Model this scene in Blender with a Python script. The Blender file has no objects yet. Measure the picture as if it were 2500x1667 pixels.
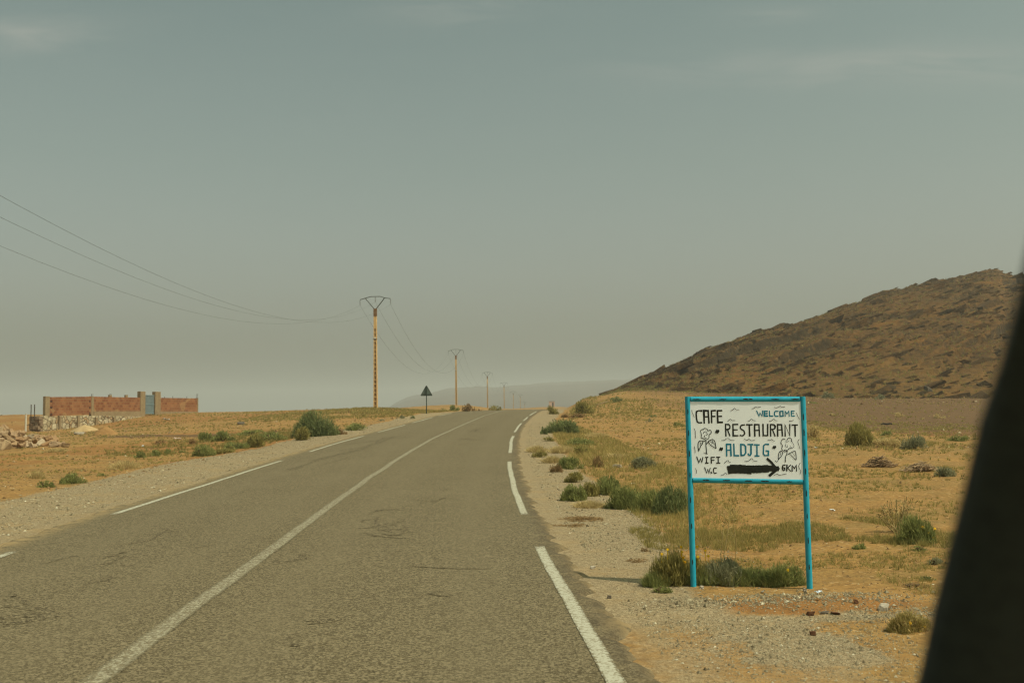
import bpy, math, random
import numpy as np
from mathutils import Matrix, Vector

S = bpy.context.scene
COL = S.collection
rng = np.random.default_rng(7)
random.seed(7)

# ------------------------------------------------------------------ camera
EYE = 1.66
F_PX, W_PX, H_PX = 2430.6, 2500.0, 1667.0
YH = 1000.0                       # row of the horizon at the middle column
PITCH = math.atan((YH - H_PX / 2) / F_PX)
ROLL = math.radians(0.8)
cam_d = bpy.data.cameras.new("camera")
cam = bpy.data.objects.new("camera", cam_d)
COL.objects.link(cam)
cam_d.sensor_width = 36.0
cam_d.lens = 36.0 * F_PX / W_PX
cam_d.clip_start, cam_d.clip_end = 0.05, 12000
fwd = Vector((0, math.cos(PITCH), math.sin(PITCH)))
upv = Vector((0, -math.sin(PITCH), math.cos(PITCH)))
xax = Vector((1, 0, 0)) * math.cos(ROLL) - upv * math.sin(ROLL)
yax = Vector((1, 0, 0)) * math.sin(ROLL) + upv * math.cos(ROLL)
M = Matrix((xax, yax, -fwd)).transposed().to_4x4()
M.translation = Vector((0, 0, EYE))
cam.matrix_world = M
cam_d.dof.use_dof = True
cam_d.dof.focus_distance = 13.5
cam_d.dof.aperture_fstop = 2.9
S.camera = cam

# ------------------------------------------------------------------ light
SUN_EL, SUN_AZ = math.radians(55), math.radians(-30)     # azimuth measured from +X towards +Y
to_sun = Vector((math.cos(SUN_EL) * math.cos(SUN_AZ), math.cos(SUN_EL) * math.sin(SUN_AZ), math.sin(SUN_EL)))
sd = bpy.data.lights.new("sun", 'SUN')
sd.energy = 4.0
sd.angle = math.radians(0.6)
sd.color = (1.0, 0.88, 0.68)
so = bpy.data.objects.new("sun", sd)
COL.objects.link(so)
so.rotation_euler = (-to_sun).to_track_quat('-Z', 'Y').to_euler()

world = bpy.data.worlds.new("World")
S.world = world
world.use_nodes = True
wn, wl = world.node_tree.nodes, world.node_tree.links
wn.clear()
sky = wn.new("ShaderNodeTexSky")
sky.sky_type = 'NISHITA'
sky.sun_disc = False
sky.sun_elevation = SUN_EL
sky.sun_rotation = math.pi / 2 - SUN_AZ
sky.air_density, sky.dust_density, sky.ozone_density = 1.0, 6.0, 1.0
hsv = wn.new("ShaderNodeHueSaturation")
hsv.inputs["Saturation"].default_value = 0.55
tint = wn.new("ShaderNodeMix")
tint.data_type, tint.blend_type = 'RGBA', 'MULTIPLY'
tint.inputs[0].default_value = 1.0

# paler towards the dusty horizon: a few faint streaks
tco = wn.new("ShaderNodeTexCoord")
sep = wn.new("ShaderNodeSeparateXYZ")
wl.new(tco.outputs["Generated"], sep.inputs[0])
grad = wn.new("ShaderNodeValToRGB")
ge = grad.color_ramp.elements
ge[0].position, ge[0].color = 0.10, (1.26, 1.27, 1.03, 1)
ge[1].position, ge[1].color = 0.44, (0.77, 0.97, 0.77, 1)
em = ge.new(0.24); em.color = (1.00, 1.12, 0.875, 1)
wl.new(sep.outputs[2], grad.inputs[0]); wl.new(grad.outputs[0], tint.inputs[7])
def wm(op, a, b=0.0, c=0.0):
    t = wn.new("ShaderNodeMath"); t.operation = op
    for k, v in enumerate((a, b, c)):
        if isinstance(v, (int, float)): t.inputs[k].default_value = v
        else: wl.new(v, t.inputs[k])
    return t.outputs[0]
yc = wm('MAXIMUM', sep.outputs[1], .05)
cu_, cv_ = wm('DIVIDE', sep.outputs[0], yc), wm('DIVIDE', sep.outputs[2], yc)
cmb = wn.new("ShaderNodeCombineXYZ")
wl.new(wm('MULTIPLY', cu_, 7.0), cmb.inputs[0]); wl.new(wm('MULTIPLY', cv_, 34.0), cmb.inputs[1])
cn = wn.new("ShaderNodeTexNoise")
cn.inputs["Scale"].default_value = 1.0
cn.inputs["Detail"].default_value = 5
cn.inputs["Roughness"].default_value = 0.55
cn.inputs["Distortion"].default_value = 0.6
wl.new(cmb.outputs[0], cn.inputs["Vector"])
wisp = 0.02
for u0, v0, su, sv, k in ((-.50, .392, .085, .020, .42), (-.055, .418, .075, .018, .42), (.38, .345, .20, .020, .46), (.27, .402, .05, .008, .30)):
    a_ = wm('POWER', wm('MULTIPLY', wm('SUBTRACT', cu_, u0), 1 / su), 2.0)
    b_ = wm('POWER', wm('MULTIPLY', wm('SUBTRACT', cv_, v0), 1 / sv), 2.0)
    wisp = wm('ADD', wisp, wm('MULTIPLY', wm('EXPONENT', wm('MULTIPLY', wm('ADD', a_, b_), -1.0)), k))
cr = wn.new("ShaderNodeMapRange")
cr.inputs[1].default_value, cr.inputs[2].default_value = 0.34, 0.70
wl.new(cn.outputs[0], cr.inputs[0])
cfac = wm('MULTIPLY', cr.outputs[0], wisp)
cmix = wn.new("ShaderNodeMix"); cmix.data_type = 'RGBA'
cmix.inputs[7].default_value = (4.2, 4.2, 3.7, 1)
bg = wn.new("ShaderNodeBackground")
bg.inputs[1].default_value = 0.105
wo = wn.new("ShaderNodeOutputWorld")
wl.new(sky.outputs[0], hsv.inputs["Color"])
wl.new(hsv.outputs[0], tint.inputs[6])
wl.new(tint.outputs[2], cmix.inputs[6])
wl.new(cfac, cmix.inputs[0])
wl.new(cmix.outputs[2], bg.inputs[0])
wl.new(bg.outputs[0], wo.inputs[0])

S.view_settings.view_transform = 'Standard'
S.view_settings.look = 'None'
S.view_settings.gamma = 1.0
S.view_settings.exposure = 0.0
S.cycles.filter_width = 1.15
S.cycles.max_bounces = 6
S.cycles.diffuse_bounces = 3
S.cycles.glossy_bounces = 2
S.cycles.transmission_bounces = 2
S.cycles.transparent_max_bounces = 8
S.cycles.volume_bounces = 0
S.cycles.use_denoising = True
try:
    S.cycles.denoiser = 'OPENIMAGEDENOISE'
    S.cycles.denoising_input_passes = 'RGB_ALBEDO_NORMAL'
    S.cycles.denoising_prefilter = 'ACCURATE'
except Exception:
    pass

# ------------------------------------------------------------------ helpers
def tag(o, label=None, cat=None, group=None, kind=None):
    if label: o["label"] = label
    if cat: o["category"] = cat
    if group: o["group"] = group
    if kind: o["kind"] = kind
    return o

def link(name, data, parent=None, loc=None):
    o = bpy.data.objects.new(name, data)
    COL.objects.link(o)
    if parent is not None: o.parent = parent
    if loc is not None: o.location = loc
    return o

def empty(name, loc=(0, 0, 0), rz=0.0):
    o = link(name, None, None, loc)
    o.rotation_euler = (0, 0, rz)
    o.empty_display_size = 0.2
    return o

def mesh_np(name, V, quads=None, tris=None, mats=(), mi=None, smooth=False, attrs=None):
    """V (n,3); quads (a,4); tris (b,3); mi = material index per face (quads first)."""
    me = bpy.data.meshes.new(name)
    V = np.asarray(V, np.float32)
    q = np.zeros((0, 4), np.int32) if quads is None or len(quads) == 0 else np.asarray(quads, np.int32)
    t = np.zeros((0, 3), np.int32) if tris is None or len(tris) == 0 else np.asarray(tris, np.int32)
    me.vertices.add(len(V)); me.vertices.foreach_set("co", V.ravel())
    nl = q.size + t.size
    me.loops.add(nl); me.loops.foreach_set("vertex_index", np.concatenate([q.ravel(), t.ravel()]))
    nf = len(q) + len(t)
    st = np.concatenate([np.arange(len(q)) * 4, q.size + np.arange(len(t)) * 3]).astype(np.int32)
    me.polygons.add(nf)
    me.polygons.foreach_set("loop_start", st)
    for m in mats: me.materials.append(m)
    if mi is not None: me.polygons.foreach_set("material_index", np.asarray(mi, np.int32))
    me.polygons.foreach_set("use_smooth", np.full(nf, bool(smooth)))
    for k, a in (attrs or {}).items():
        a = np.asarray(a, np.float32)
        if a.ndim == 1:
            at = me.attributes.new(k, 'FLOAT', 'POINT'); at.data.foreach_set("value", a)
        else:
            at = me.attributes.new(k, 'FLOAT_COLOR', 'POINT'); at.data.foreach_set("color", a.ravel())
    me.update(calc_edges=True)
    me.validate()
    return me

class MB:
    """collects boxes, bars and ribbons into one mesh"""
    def __init__(s): s.V, s.Q, s.T, s.mq, s.mt, s.n = [], [], [], [], [], 0
    def add(s, V, Q=(), T=(), m=0):
        s.V.append(np.asarray(V, float))
        for f in Q: s.Q.append([i + s.n for i in f]); s.mq.append(m)
        for f in T: s.T.append([i + s.n for i in f]); s.mt.append(m)
        s.n += len(V)
    def box(s, c, size, m=0, R=None, taper=1.0):
        x, y, z = [k / 2 for k in size]
        V = np.array([(-x, -y, -z), (x, -y, -z), (x, y, -z), (-x, y, -z),
                      (-x * taper, -y * taper, z), (x * taper, -y * taper, z), (x * taper, y * taper, z), (-x * taper, y * taper, z)])
        if R is not None: V = V @ np.array(R).T
        s.add(V + np.array(c), [(0, 3, 2, 1), (4, 5, 6, 7), (0, 1, 5, 4), (1, 2, 6, 5), (2, 3, 7, 6), (3, 0, 4, 7)], m=m)
    def tube(s, pts, r, n=8, m=0, cap=True):
        pts = [np.asarray(p, float) for p in pts]
        rs = r if isinstance(r, (list, tuple, np.ndarray)) else [r] * len(pts)
        V = []
        for i, p in enumerate(pts):
            d = pts[min(i + 1, len(pts) - 1)] - pts[max(i - 1, 0)]
            d = d / (np.linalg.norm(d) + 1e-12)
            a = np.cross(d, (0, 0, 1) if abs(d[2]) < .9 else (1, 0, 0)); a /= np.linalg.norm(a)
            b = np.cross(d, a)
            for k in range(n):
                w = 2 * math.pi * k / n
                V.append(p + rs[i] * (math.cos(w) * a + math.sin(w) * b))
        Q = [(i * n + k, i * n + (k + 1) % n, (i + 1) * n + (k + 1) % n, (i + 1) * n + k) for i in range(len(pts) - 1) for k in range(n)]
        T = []
        if cap:
            V.append(pts[0]); V.append(pts[-1]); c0 = len(V) - 2; e = (len(pts) - 1) * n
            T = [(c0, (k + 1) % n, k) for k in range(n)] + [(c0 + 1, e + k, e + (k + 1) % n) for k in range(n)]
        s.add(V, Q, T, m)
    def build(s, name, mats, parent=None, loc=None, smooth=False, top=True):
        me = mesh_np(name, np.concatenate(s.V), s.Q, s.T, mats, s.mq + s.mt, smooth)
        return link(name, me, parent, loc)

def smooth_by_angle(o, deg=40):
    me = o.data
    me.polygons.foreach_set("use_smooth", np.ones(len(me.polygons), bool))
    try: me.set_sharp_from_angle(angle=math.radians(deg))
    except Exception: pass

def _h(ix, iy, seed):
    n = (ix.astype(np.int64) * 374761393 + iy.astype(np.int64) * 668265263 + seed * 1442695041) & 0xffffffff
    n = ((n ^ (n >> 13)) * 1274126177) & 0xffffffff
    n = (n ^ (n >> 16)) & 0xffff
    return n / 65535.0
def vnoise(x, y, seed=0):
    x = np.asarray(x, float); y = np.asarray(y, float)
    ix, iy = np.floor(x), np.floor(y)
    fx, fy = x - ix, y - iy
    fx, fy = fx * fx * (3 - 2 * fx), fy * fy * (3 - 2 * fy)
    a, b, c, d = _h(ix, iy, seed), _h(ix + 1, iy, seed), _h(ix, iy + 1, seed), _h(ix + 1, iy + 1, seed)
    return (a + (b - a) * fx) * (1 - fy) + (c + (d - c) * fx) * fy
def fbm(x, y, seed=0, o=4):
    t, a, s = 0, .5, 0
    for k in range(o):
        t = t + a * vnoise(x * 2 ** k, y * 2 ** k, seed + k * 17); s += a; a *= .5
    return t / s
def sstep(a, b, x):
    t = np.clip((np.asarray(x, float) - a) / (b - a), 0, 1)
    return t * t * (3 - 2 * t)

# rays through photograph pixels, used to survey where things stand on the ground
def ray(px, py):
    u = (np.asarray(px, float) - W_PX / 2) / F_PX
    v = (H_PX / 2 - np.asarray(py, float)) / F_PX
    a = u * math.cos(ROLL) + v * math.sin(ROLL)
    b = -u * math.sin(ROLL) + v * math.cos(ROLL)
    y = math.cos(PITCH) - b * math.sin(PITCH)
    z = math.sin(PITCH) + b * math.cos(PITCH)
    return a / y, z / y
def at_depth(px, py, Y):
    dx, dz = ray(px, py)
    return np.array([dx * Y, Y, EYE + dz * Y])

# ------------------------------------------------------------------ terrain
RY = np.array([-400, -60, 0, 7.5, 9.2, 11.7, 13.7, 16.3, 19.7, 24.7, 28, 32.5, 38.6, 45, 51, 59, 70, 85, 100, 130, 170, 250, 500, 900.])
RX = np.array([8, .5, -2.31, -2.72, -2.81, -2.95, -3.03, -3.13, -3.24, -3.34, -3.36, -3.36, -3.32, -3.2, -3.05, -2.72, -2.1, -1.15, .1, 3.6, 10, 27, 95, 250.])
RZ = np.array([0, 0, 0, 0, 0, .005, .02, .045, .09, .18, .25, .355, .49, .61, .72, .92, 1.24, 1.55, 1.675, 1.35, .5, -.8, -2.5, -4.])
_yy = np.linspace(-400, 900, 5201)
def _sm(v, w=25):
    p = np.concatenate([np.full(w, v[0]), v, np.full(w, v[-1])])
    k = np.hanning(2 * w + 1); k /= k.sum()
    return np.convolve(p, k, 'valid')
_rx, _rz = _sm(np.interp(_yy, RY, RX), 12), _sm(np.interp(_yy, RY, RZ), 20)
def road_x(Y): return np.interp(Y, _yy, _rx)
def road_z(Y): return np.interp(Y, _yy, _rz)

CP = []
def cz(px, py, z):
    dx, dz = ray(px, py); Y = (z - EYE) / dz; CP.append((dx * Y, Y, z))
def cy(px, py, Y): CP.append(tuple(at_depth(px, py, Y)))
for Y in (3, 6, 9, 13, 18, 24, 31, 40, 52, 66, 82, 97, 115, 150, 220, 350, 600):
    x, z = float(road_x(Y)), float(road_z(Y))
    CP += [(x - 6, Y, z - .06), (x, Y, z - .03), (x + 5.2, Y, z - .05)]
for a in [(100, 1095, .2), (0, 1130, .18), (300, 1150, .1), (480, 1115, .2), (640, 1092, .3), (767, 1066, .5), (860, 1050, .65), (600, 1063, .45), (540, 1040, .8), (600, 1026, 1.1), (230, 1085, .25), (330, 1060, .5),
          (1500, 1300, .0), (1693, 1433, .05), (1977, 1437, .05), (2200, 1500, .0), (2250, 1330, .03), (1900, 1250, .08), (1480, 1206, .08), (1571, 1143, .15), (2310, 1162, .15), (2104, 1089, .3), (1464, 1139, .15), (1415, 1087, .32), (1370, 1058, .5), (2000, 1050, .4), (2330, 1050, .35), (1700, 1090, .33)]: cz(*a)
for a in [(918, 995, 98.6), (700, 1007, 100), (600, 1009, 105), (485, 1010, 112), (400, 1011, 107), (354, 1020, 101), (230, 1042, 93), (95, 1056, 86), (20, 1024, 110), (20, 1052, 78), (-300, 1060, 78), (-300, 1026, 130), (1040, 1003, 80),
          (1426, 1007, 75), (1596, 1017, 62), (1504, 982, 85), (1345, 985, 100), (1420, 970, 108), (1500, 955, 130), (1650, 960, 130), (1800, 960, 130), (2200, 957, 130), (2500, 955, 130), (2200, 1000, 98), (1900, 1000, 95), (2500, 1010, 90), (2900, 1010, 90), (1347, 992, 400), (1700, 960, 250), (2500, 950, 250),
          (300, 1012, 180), (700, 1008, 180), (918, 1003, 200)]: cy(*a)
CP += [(-80, 250, 1.0), (-200, 400, 0), (-30, 300, .3), (-40, 5, 0), (-60, 30, .1), (40, 8, .1), (50, 40, .5), (60, 90, 1.6)]
for k, (px, py, base) in enumerate([(1112.8, 852.9, 0), (1189.5, 908.2, 0), (1230.3, 933.7, 0), (1253, 954.8, 0), (1270, 962.8, 0), (1281, 980.8, 0)]):
    p = at_depth(px, py, 98.6 * (k + 2)); CP.append((p[0], p[1], p[2] - 10.95))
CP = np.array(CP)
def _w(X, Y):
    Yp = np.maximum(Y, 2.0) + 10
    return 2.2 * X / Yp, np.log(Yp)
cu, cv = _w(CP[:, 0], CP[:, 1])
def _phi(r2): return 0.5 * r2 * np.log(r2 + 1e-9)
_A = _phi((cu[:, None] - cu) ** 2 + (cv[:, None] - cv) ** 2) + np.eye(len(CP)) * 2e-3
_P = np.stack([np.ones_like(cu), cu, cv], 1)
_Mx = np.block([[_A, _P], [_P.T, np.zeros((3, 3))]])
_sol = np.linalg.solve(_Mx, np.concatenate([CP[:, 2], np.zeros(3)]))
def tps(X, Y):
    u, v = _w(X, Y); sh = u.shape; u, v = u.ravel(), v.ravel()
    out = _sol[-3] + _sol[-2] * u + _sol[-1] * v
    for k in range(len(cu)):
        out = out + _sol[k] * _phi((u - cu[k]) ** 2 + (v - cv[k]) ** 2)
    return out.reshape(sh)
def ground_z(X, Y):
    X = np.asarray(X, float); Y = np.asarray(Y, float)
    z = tps(X, Y)
    z = np.where(np.abs(X) > 140, np.clip(z, -3, 5), z)
    far = sstep(420, 800, np.hypot(X, Y))
    z = z * (1 - far) - 4.0 * far
    side = sstep(.75, 1.3, np.abs(X) / (np.abs(Y) + 6))
    z = z * (1 - side) + .25 * side * (1 - far) - 4.0 * side * far
    back = 1 - sstep(1.0, 5.0, Y)
    z = z * (1 - back)
    d = np.abs(X - road_x(Y) - .05)
    rough = sstep(4.6, 8.5, d)
    bump = (fbm(X * .55, Y * .55, 3, 4) - .5) * .14 + (fbm(X * 2.6, Y * 2.6, 11, 3) - .5) * .05
    z = z + bump * rough * (1 - far) + (fbm(X * .11, Y * .11, 5, 3) - .5) * .28 * rough * sstep(14, 40, np.hypot(X, Y)) * (1 - far)
    c = 1 - sstep(3.95, 7.2, d)
    zr = road_z(Y) - .035 - .02 * np.clip(d - 3.2, 0, 4)
    z = z * (1 - c) + zr * c
    z = z + (fbm(X * 1.7, Y * 1.7, 21, 3) - .5) * .035 * sstep(3.9, 4.6, d) * (1 - rough)
    # the low bank of earth the roadside board stands on
    z = z + .045 * np.exp(-(((X - 2.2) / 1.0) ** 2 + ((Y - 8.75) / .40) ** 2) ** 2)
    return z
_YM = np.geomspace(4.2, 700, 5000)
def on_ground(px, py, first=4.2):
    """where the sight line through this pixel meets the ground"""
    dx, dz = ray(px, py)
    g = ground_z(dx * _YM, _YM)
    zr = EYE + dz * _YM
    i = np.argmax(zr <= g)
    if not (zr <= g).any(): i = int(np.argmin(zr - g))
    j = max(i - 1, 0)
    a, b = zr[j] - g[j], zr[i] - g[i]
    t = a / (a - b + 1e-9) if i != j else 0
    Y = _YM[j] + (_YM[i] - _YM[j]) * min(max(t, 0), 1)
    return np.array([dx * Y, Y, float(ground_z(np.array([dx * Y]), np.array([Y]))[0])])
def gz(x, y): return float(ground_z(np.array([float(x)]), np.array([float(y)]))[0])
def on_road(px, py):
    dx, dz = ray(px, py)
    zr = EYE + dz * _YM; g = road_z(_YM)
    i = int(np.argmax(zr <= g)) if (zr <= g).any() else int(np.argmin(zr - g))
    j = max(i - 1, 0); a, b = zr[j] - g[j], zr[i] - g[i]
    Y = _YM[j] + (_YM[i] - _YM[j]) * (a / (a - b + 1e-9) if i != j else 0)
    return np.array([dx * Y, Y])

# ------------------------------------------------------------------ materials
class NT:
    def __init__(s, name, gain=(.82, .82, .82)):
        s.gain = gain; s.m = bpy.data.materials.new(name); s.m.use_nodes = True
        s.n, s.l = s.m.node_tree.nodes, s.m.node_tree.links
        s.b = s.n["Principled BSDF"]
        s.b.inputs["Roughness"].default_value = .9
        s.b.inputs["Specular IOR Level"].default_value = .15
        s._co = None
    def co(s):
        if s._co is None: s._co = s.n.new("ShaderNodeTexCoord").outputs["Object"]
        return s._co
    def noise(s, scale, detail=4, rough=.6, vec=None, out=0, dist=0):
        t = s.n.new("ShaderNodeTexNoise"); t.inputs["Scale"].default_value = scale
        t.inputs["Detail"].default_value = detail; t.inputs["Roughness"].default_value = rough
        t.inputs["Distortion"].default_value = dist
        s.l.new(vec or s.co(), t.inputs["Vector"]); return t.outputs[out]
    def vor(s, scale, out="Color", vec=None, feature='F1'):
        t = s.n.new("ShaderNodeTexVoronoi"); t.inputs["Scale"].default_value = scale; t.feature = feature
        s.l.new(vec or s.co(), t.inputs["Vector"]); return t.outputs[out]
    def stretch(s, sx, sy, sz, rot=(0, 0, 0)):
        t = s.n.new("ShaderNodeMapping"); t.inputs["Scale"].default_value = (sx, sy, sz); t.inputs["Rotation"].default_value = rot
        s.l.new(s.co(), t.inputs["Vector"]); return t.outputs[0]
    def rng(s, x, a, b, c=0, d=1):
        t = s.n.new("ShaderNodeMapRange")
        for k, v in enumerate((a, b, c, d)): t.inputs[k + 1].default_value = v
        s.l.new(x, t.inputs[0]); return t.outputs[0]
    def mix(s, f, a, b, mode='MIX'):
        t = s.n.new("ShaderNodeMix"); t.data_type, t.blend_type = 'RGBA', mode
        for v, k in ((f, 0), (a, 6), (b, 7)):
            if isinstance(v, (int, float)): t.inputs[k].default_value = v if k == 0 else (v, v, v, 1)
            elif isinstance(v, tuple): t.inputs[k].default_value = (*v, 1)
            else: s.l.new(v, t.inputs[k])
        return t.outputs[2]
    def math(s, op, a, b=0.0):
        t = s.n.new("ShaderNodeMath"); t.operation = op
        for k, v in ((0, a), (1, b)):
            if isinstance(v, (int, float)): t.inputs[k].default_value = v
            else: s.l.new(v, t.inputs[k])
        return t.outputs[0]
    def attr(s, name, out="Fac"):
        t = s.n.new("ShaderNodeAttribute"); t.attribute_name = name; return t.outputs[out]
    def sepc(s, c):
        t = s.n.new("ShaderNodeSeparateColor"); s.l.new(c, t.inputs[0]); return t.outputs
    def bump(s, h, strength=.5, dist=.02):
        t = s.n.new("ShaderNodeBump"); t.inputs["Strength"].default_value = strength; t.inputs["Distance"].default_value = dist
        s.l.new(h, t.inputs["Height"]); s.l.new(t.outputs[0], s.b.inputs["Normal"])
    def rnd(s): return s.n.new("ShaderNodeObjectInfo").outputs["Random"]
    def color(s, c):
        c = s.mix(1.0, c, s.gain, 'MULTIPLY')
        s.l.new(c, s.b.inputs["Base Color"])
        return s.m

def simple(name, a, b, scale=6, rough=.85, bump=0.0, spec=.15, scale2=None):
    t = NT(name)
    f = t.rng(t.noise(scale, 5), .35, .65)
    c = t.mix(f, a, b)
    if scale2:
        c = t.mix(t.rng(t.noise(scale2, 3), .4, .7, 0, .5), c, tuple(k * .55 for k in a))
    t.b.inputs["Roughness"].default_value = rough
    t.b.inputs["Specular IOR Level"].default_value = spec
    if bump: t.bump(t.noise(scale * 4, 4), bump, .02)
    return t.color(c)

def asphalt_color(t):
    fine = t.vor(62, "Color"); v = t.sepc(fine)[0]; v2 = t.sepc(t.vor(120, "Color"))[1]
    base = t.mix(t.rng(t.noise(.35, 4), .35, .65), (.122, .099, .054), (.152, .125, .072))
    base = t.mix(t.rng(t.noise(2.3, 5, .7, t.stretch(1.6, .45, 1)), .4, .7, 0, .55), base, (.136, .112, .064))
    c = t.mix(t.rng(v, .50, 1, 0, .80), base, (.34, .29, .185))
    c = t.mix(t.rng(v, .0, .46, .85, 0), c, (.052, .041, .022))
    c = t.mix(t.rng(v2, .70, 1, 0, .5), c, (.40, .35, .24))
    return c, v

def mat_road():
    t = NT("road_asphalt", (.75, .72, .66))
    c, v = asphalt_color(t)
    e = t.attr("edge")
    c = t.mix(t.math('MULTIPLY', e, .55), c, (.085, .066, .043))
    d = t.math('MULTIPLY', t.attr("dust"), t.rng(t.noise(5, 5, .7), .38, .56))
    c = t.mix(d, c, (.42, .31, .16))
    c = t.mix(t.math('MULTIPLY', t.attr('track'), .30), c, (.21, .178, .112))
    t.bump(v, .35, .006)
    t.b.inputs["Roughness"].default_value = .82
    return t.color(c)

def mat_paint(name, wear, col=(.62, .60, .50)):
    t = NT(name, (.70, .69, .66))
    c, v = asphalt_color(t)
    n = t.math('ADD', t.math('MULTIPLY', v, .55), t.math('MULTIPLY', t.noise(14, 6, .7), .62))
    n = t.math('ADD', n, t.math('MULTIPLY', t.attr("edge"), .35))
    f = t.rng(n, wear - .13, wear + .13, 1, 0)
    t.b.inputs["Roughness"].default_value = .8
    return t.color(t.mix(f, c, col))

def mat_scuff():
    t = NT("tar_scuff", (.75, .72, .66))
    c, v = asphalt_color(t)
    n = t.math('ADD', t.math('MULTIPLY', v, .5), t.math('MULTIPLY', t.noise(9, 5, .7), .6))
    n = t.math('ADD', n, t.math('MULTIPLY', t.attr("edge"), .5))
    f = t.rng(n, .32, .84, .66, 0)
    return t.color(t.mix(f, c, (.045, .036, .024)))

def mat_ground():
    t = NT("ground_soil", (.99, .91, .75))
    z = t.sepc(t.attr("zone", "Color"))
    big = t.rng(t.noise(.22, 5, .65), .35, .66)
    mid = t.rng(t.noise(1.5, 5, .7), .32, .7)
    fin = t.noise(11, 5, .75)
    sand = t.mix(mid, (.42, .262, .100), (.29, .172, .064))
    sand = t.mix(t.math('MULTIPLY', big, .62), sand, (.255, .160, .060))
    # greenish bloom of tiny weeds
    sand = t.mix(t.math('MULTIPLY', t.rng(t.noise(.55, 6, .75), .46, .64), .62), sand, (.215, .170, .072))
    sp = t.sepc(t.vor(24, "Color"))
    sand = t.mix(t.rng(sp[0], .80, .93, 0, .55), sand, (.14, .085, .040))
    sand = t.mix(t.rng(sp[1], .90, .97, 0, .6), sand, (.50, .36, .20))
    # stony shoulder
    g1 = t.sepc(t.vor(48, "Color")); g2 = t.sepc(t.vor(110, "Color"))
    gr = t.mix(g1[0], (.225, .188, .128), (.38, .33, .235))
    gr = t.mix(t.rng(g2[0], .62, .95, 0, .7), gr, (.115, .088, .055))
    gr = t.mix(t.rng(g2[1], .8, 1, 0, .6), gr, (.52, .46, .33))
    gr = t.mix(t.rng(t.noise(1.1, 5, .7), .50, .74, 0, .65), gr, (.36, .265, .140))
    # dark stony ground
    dk = t.mix(mid, (.150, .092, .046), (.100, .066, .038))
    dk = t.mix(t.rng(sp[2], .8, .95, 0, .6), dk, (.24, .16, .09))
    fade = t.rng(t.noise(2.2, 5, .7), .2, .8, -.22, .22)
    fg = t.rng(t.math('ADD', z[0], fade), .38, .62)
    fd = t.rng(t.math('ADD', z[1], fade), .38, .62)
    fr = t.rng(t.math('ADD', z[2], fade), .38, .62)
    c = t.mix(fr, sand, t.mix(mid, (.33, .175, .062), (.225, .115, .042)))
    c = t.mix(fd, c, dk)
    c = t.mix(fg, c, gr)
    c = t.mix(t.rng(fin, .35, .75, .25, 0), c, (.10, .06, .03))
    h = t.math('ADD', t.math('MULTIPLY', fin, .8), t.math('MULTIPLY', sp[0], .5))
    h = t.math('ADD', h, t.math('MULTIPLY', t.noise(3.5, 4), 1.4))
    t.bump(h, .75, .045)
    return t.color(c)

def mat_hill():
    t = NT("hill_rock", (.67, .60, .40))
    st = t.stretch(.10, .10, .55, (0, math.radians(20), 0))
    n1 = t.rng(t.noise(.9, 7, .72, st), .36, .66)
    n2 = t.rng(t.noise(.12, 5, .65), .36, .62)
    soil = t.mix(n2, (.26, .132, .036), (.165, .092, .032))
    rock = t.mix(t.noise(2.2, 5), (.040, .030, .020), (.098, .068, .038))
    l = t.attr("ledge")
    f = t.math('MAXIMUM', t.math('MULTIPLY', n1, .62), l)
    soil = t.mix(t.math('MULTIPLY', t.attr('foot'), .55), soil, (.27, .165, .066))
    f = t.math('MULTIPLY', f, t.rng(t.attr('foot'), 0, 1, 1, .35))
    c = t.mix(f, soil, rock)
    c = t.mix(t.rng(t.noise(.7, 6, .75), .5, .66, 0, .5), c, (.085, .072, .034))
    sp = t.sepc(t.vor(1.6, "Color"))
    c = t.mix(t.rng(sp[0], .72, .95, 0, .6), c, (.042, .032, .022))
    c = t.mix(t.rng(sp[1], .86, .97, 0, .55), c, (.24, .15, .075))
    t.bump(t.math('ADD', t.noise(1.3, 6, .75), t.math('MULTIPLY', sp[0], .4)), .9, .5)
    return t.color(c)

def mat_leaf(name, dark, light, dry):
    t = NT(name, (1.12, 1.06, 1.0))
    k = t.attr("shade")
    c = t.mix(t.rng(k, 0, .75), dark, light)
    c = t.mix(t.rng(k, .80, .92), c, dry)
    t.b.inputs["Roughness"].default_value = .75
    tr = t.n.new("ShaderNodeBsdfTranslucent"); t.l.new(c, tr.inputs[0])
    ms = t.n.new("ShaderNodeMixShader"); ms.inputs[0].default_value = .5
    t.l.new(t.b.outputs[0], ms.inputs[1]); t.l.new(tr.outputs[0], ms.inputs[2])
    t.l.new(ms.outputs[0], t.n["Material Output"].inputs[0])
    return t.color(c)

LEAF = {
    'green': mat_leaf("leaf_green", (.105, .130, .044), (.300, .320, .112), (.46, .39, .17)),
    'deep': mat_leaf("leaf_deep_green", (.085, .115, .048), (.230, .265, .108), (.36, .32, .14)),
    'olive': mat_leaf("leaf_olive", (.150, .140, .046), (.350, .310, .105), (.48, .38, .16)),
    'straw': mat_leaf("leaf_straw", (.34, .265, .115), (.58, .47, .23), (.64, .54, .32)),
    'brown': mat_leaf("leaf_brown", (.160, .108, .050), (.330, .225, .105), (.46, .34, .17)),
    'grey': mat_leaf("leaf_grey_green", (.150, .158, .088), (.310, .310, .180), (.44, .38, .22)),
    'turf': mat_leaf("leaf_turf", (.175, .160, .050), (.370, .310, .110), (.52, .41, .18)),
}
M_STEM = simple("woody_stem", (.10, .065, .035), (.17, .115, .06), 30)
M_PETAL = simple("yellow_petal", (.80, .42, .01), (.72, .52, .03), 20, .7)

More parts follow.
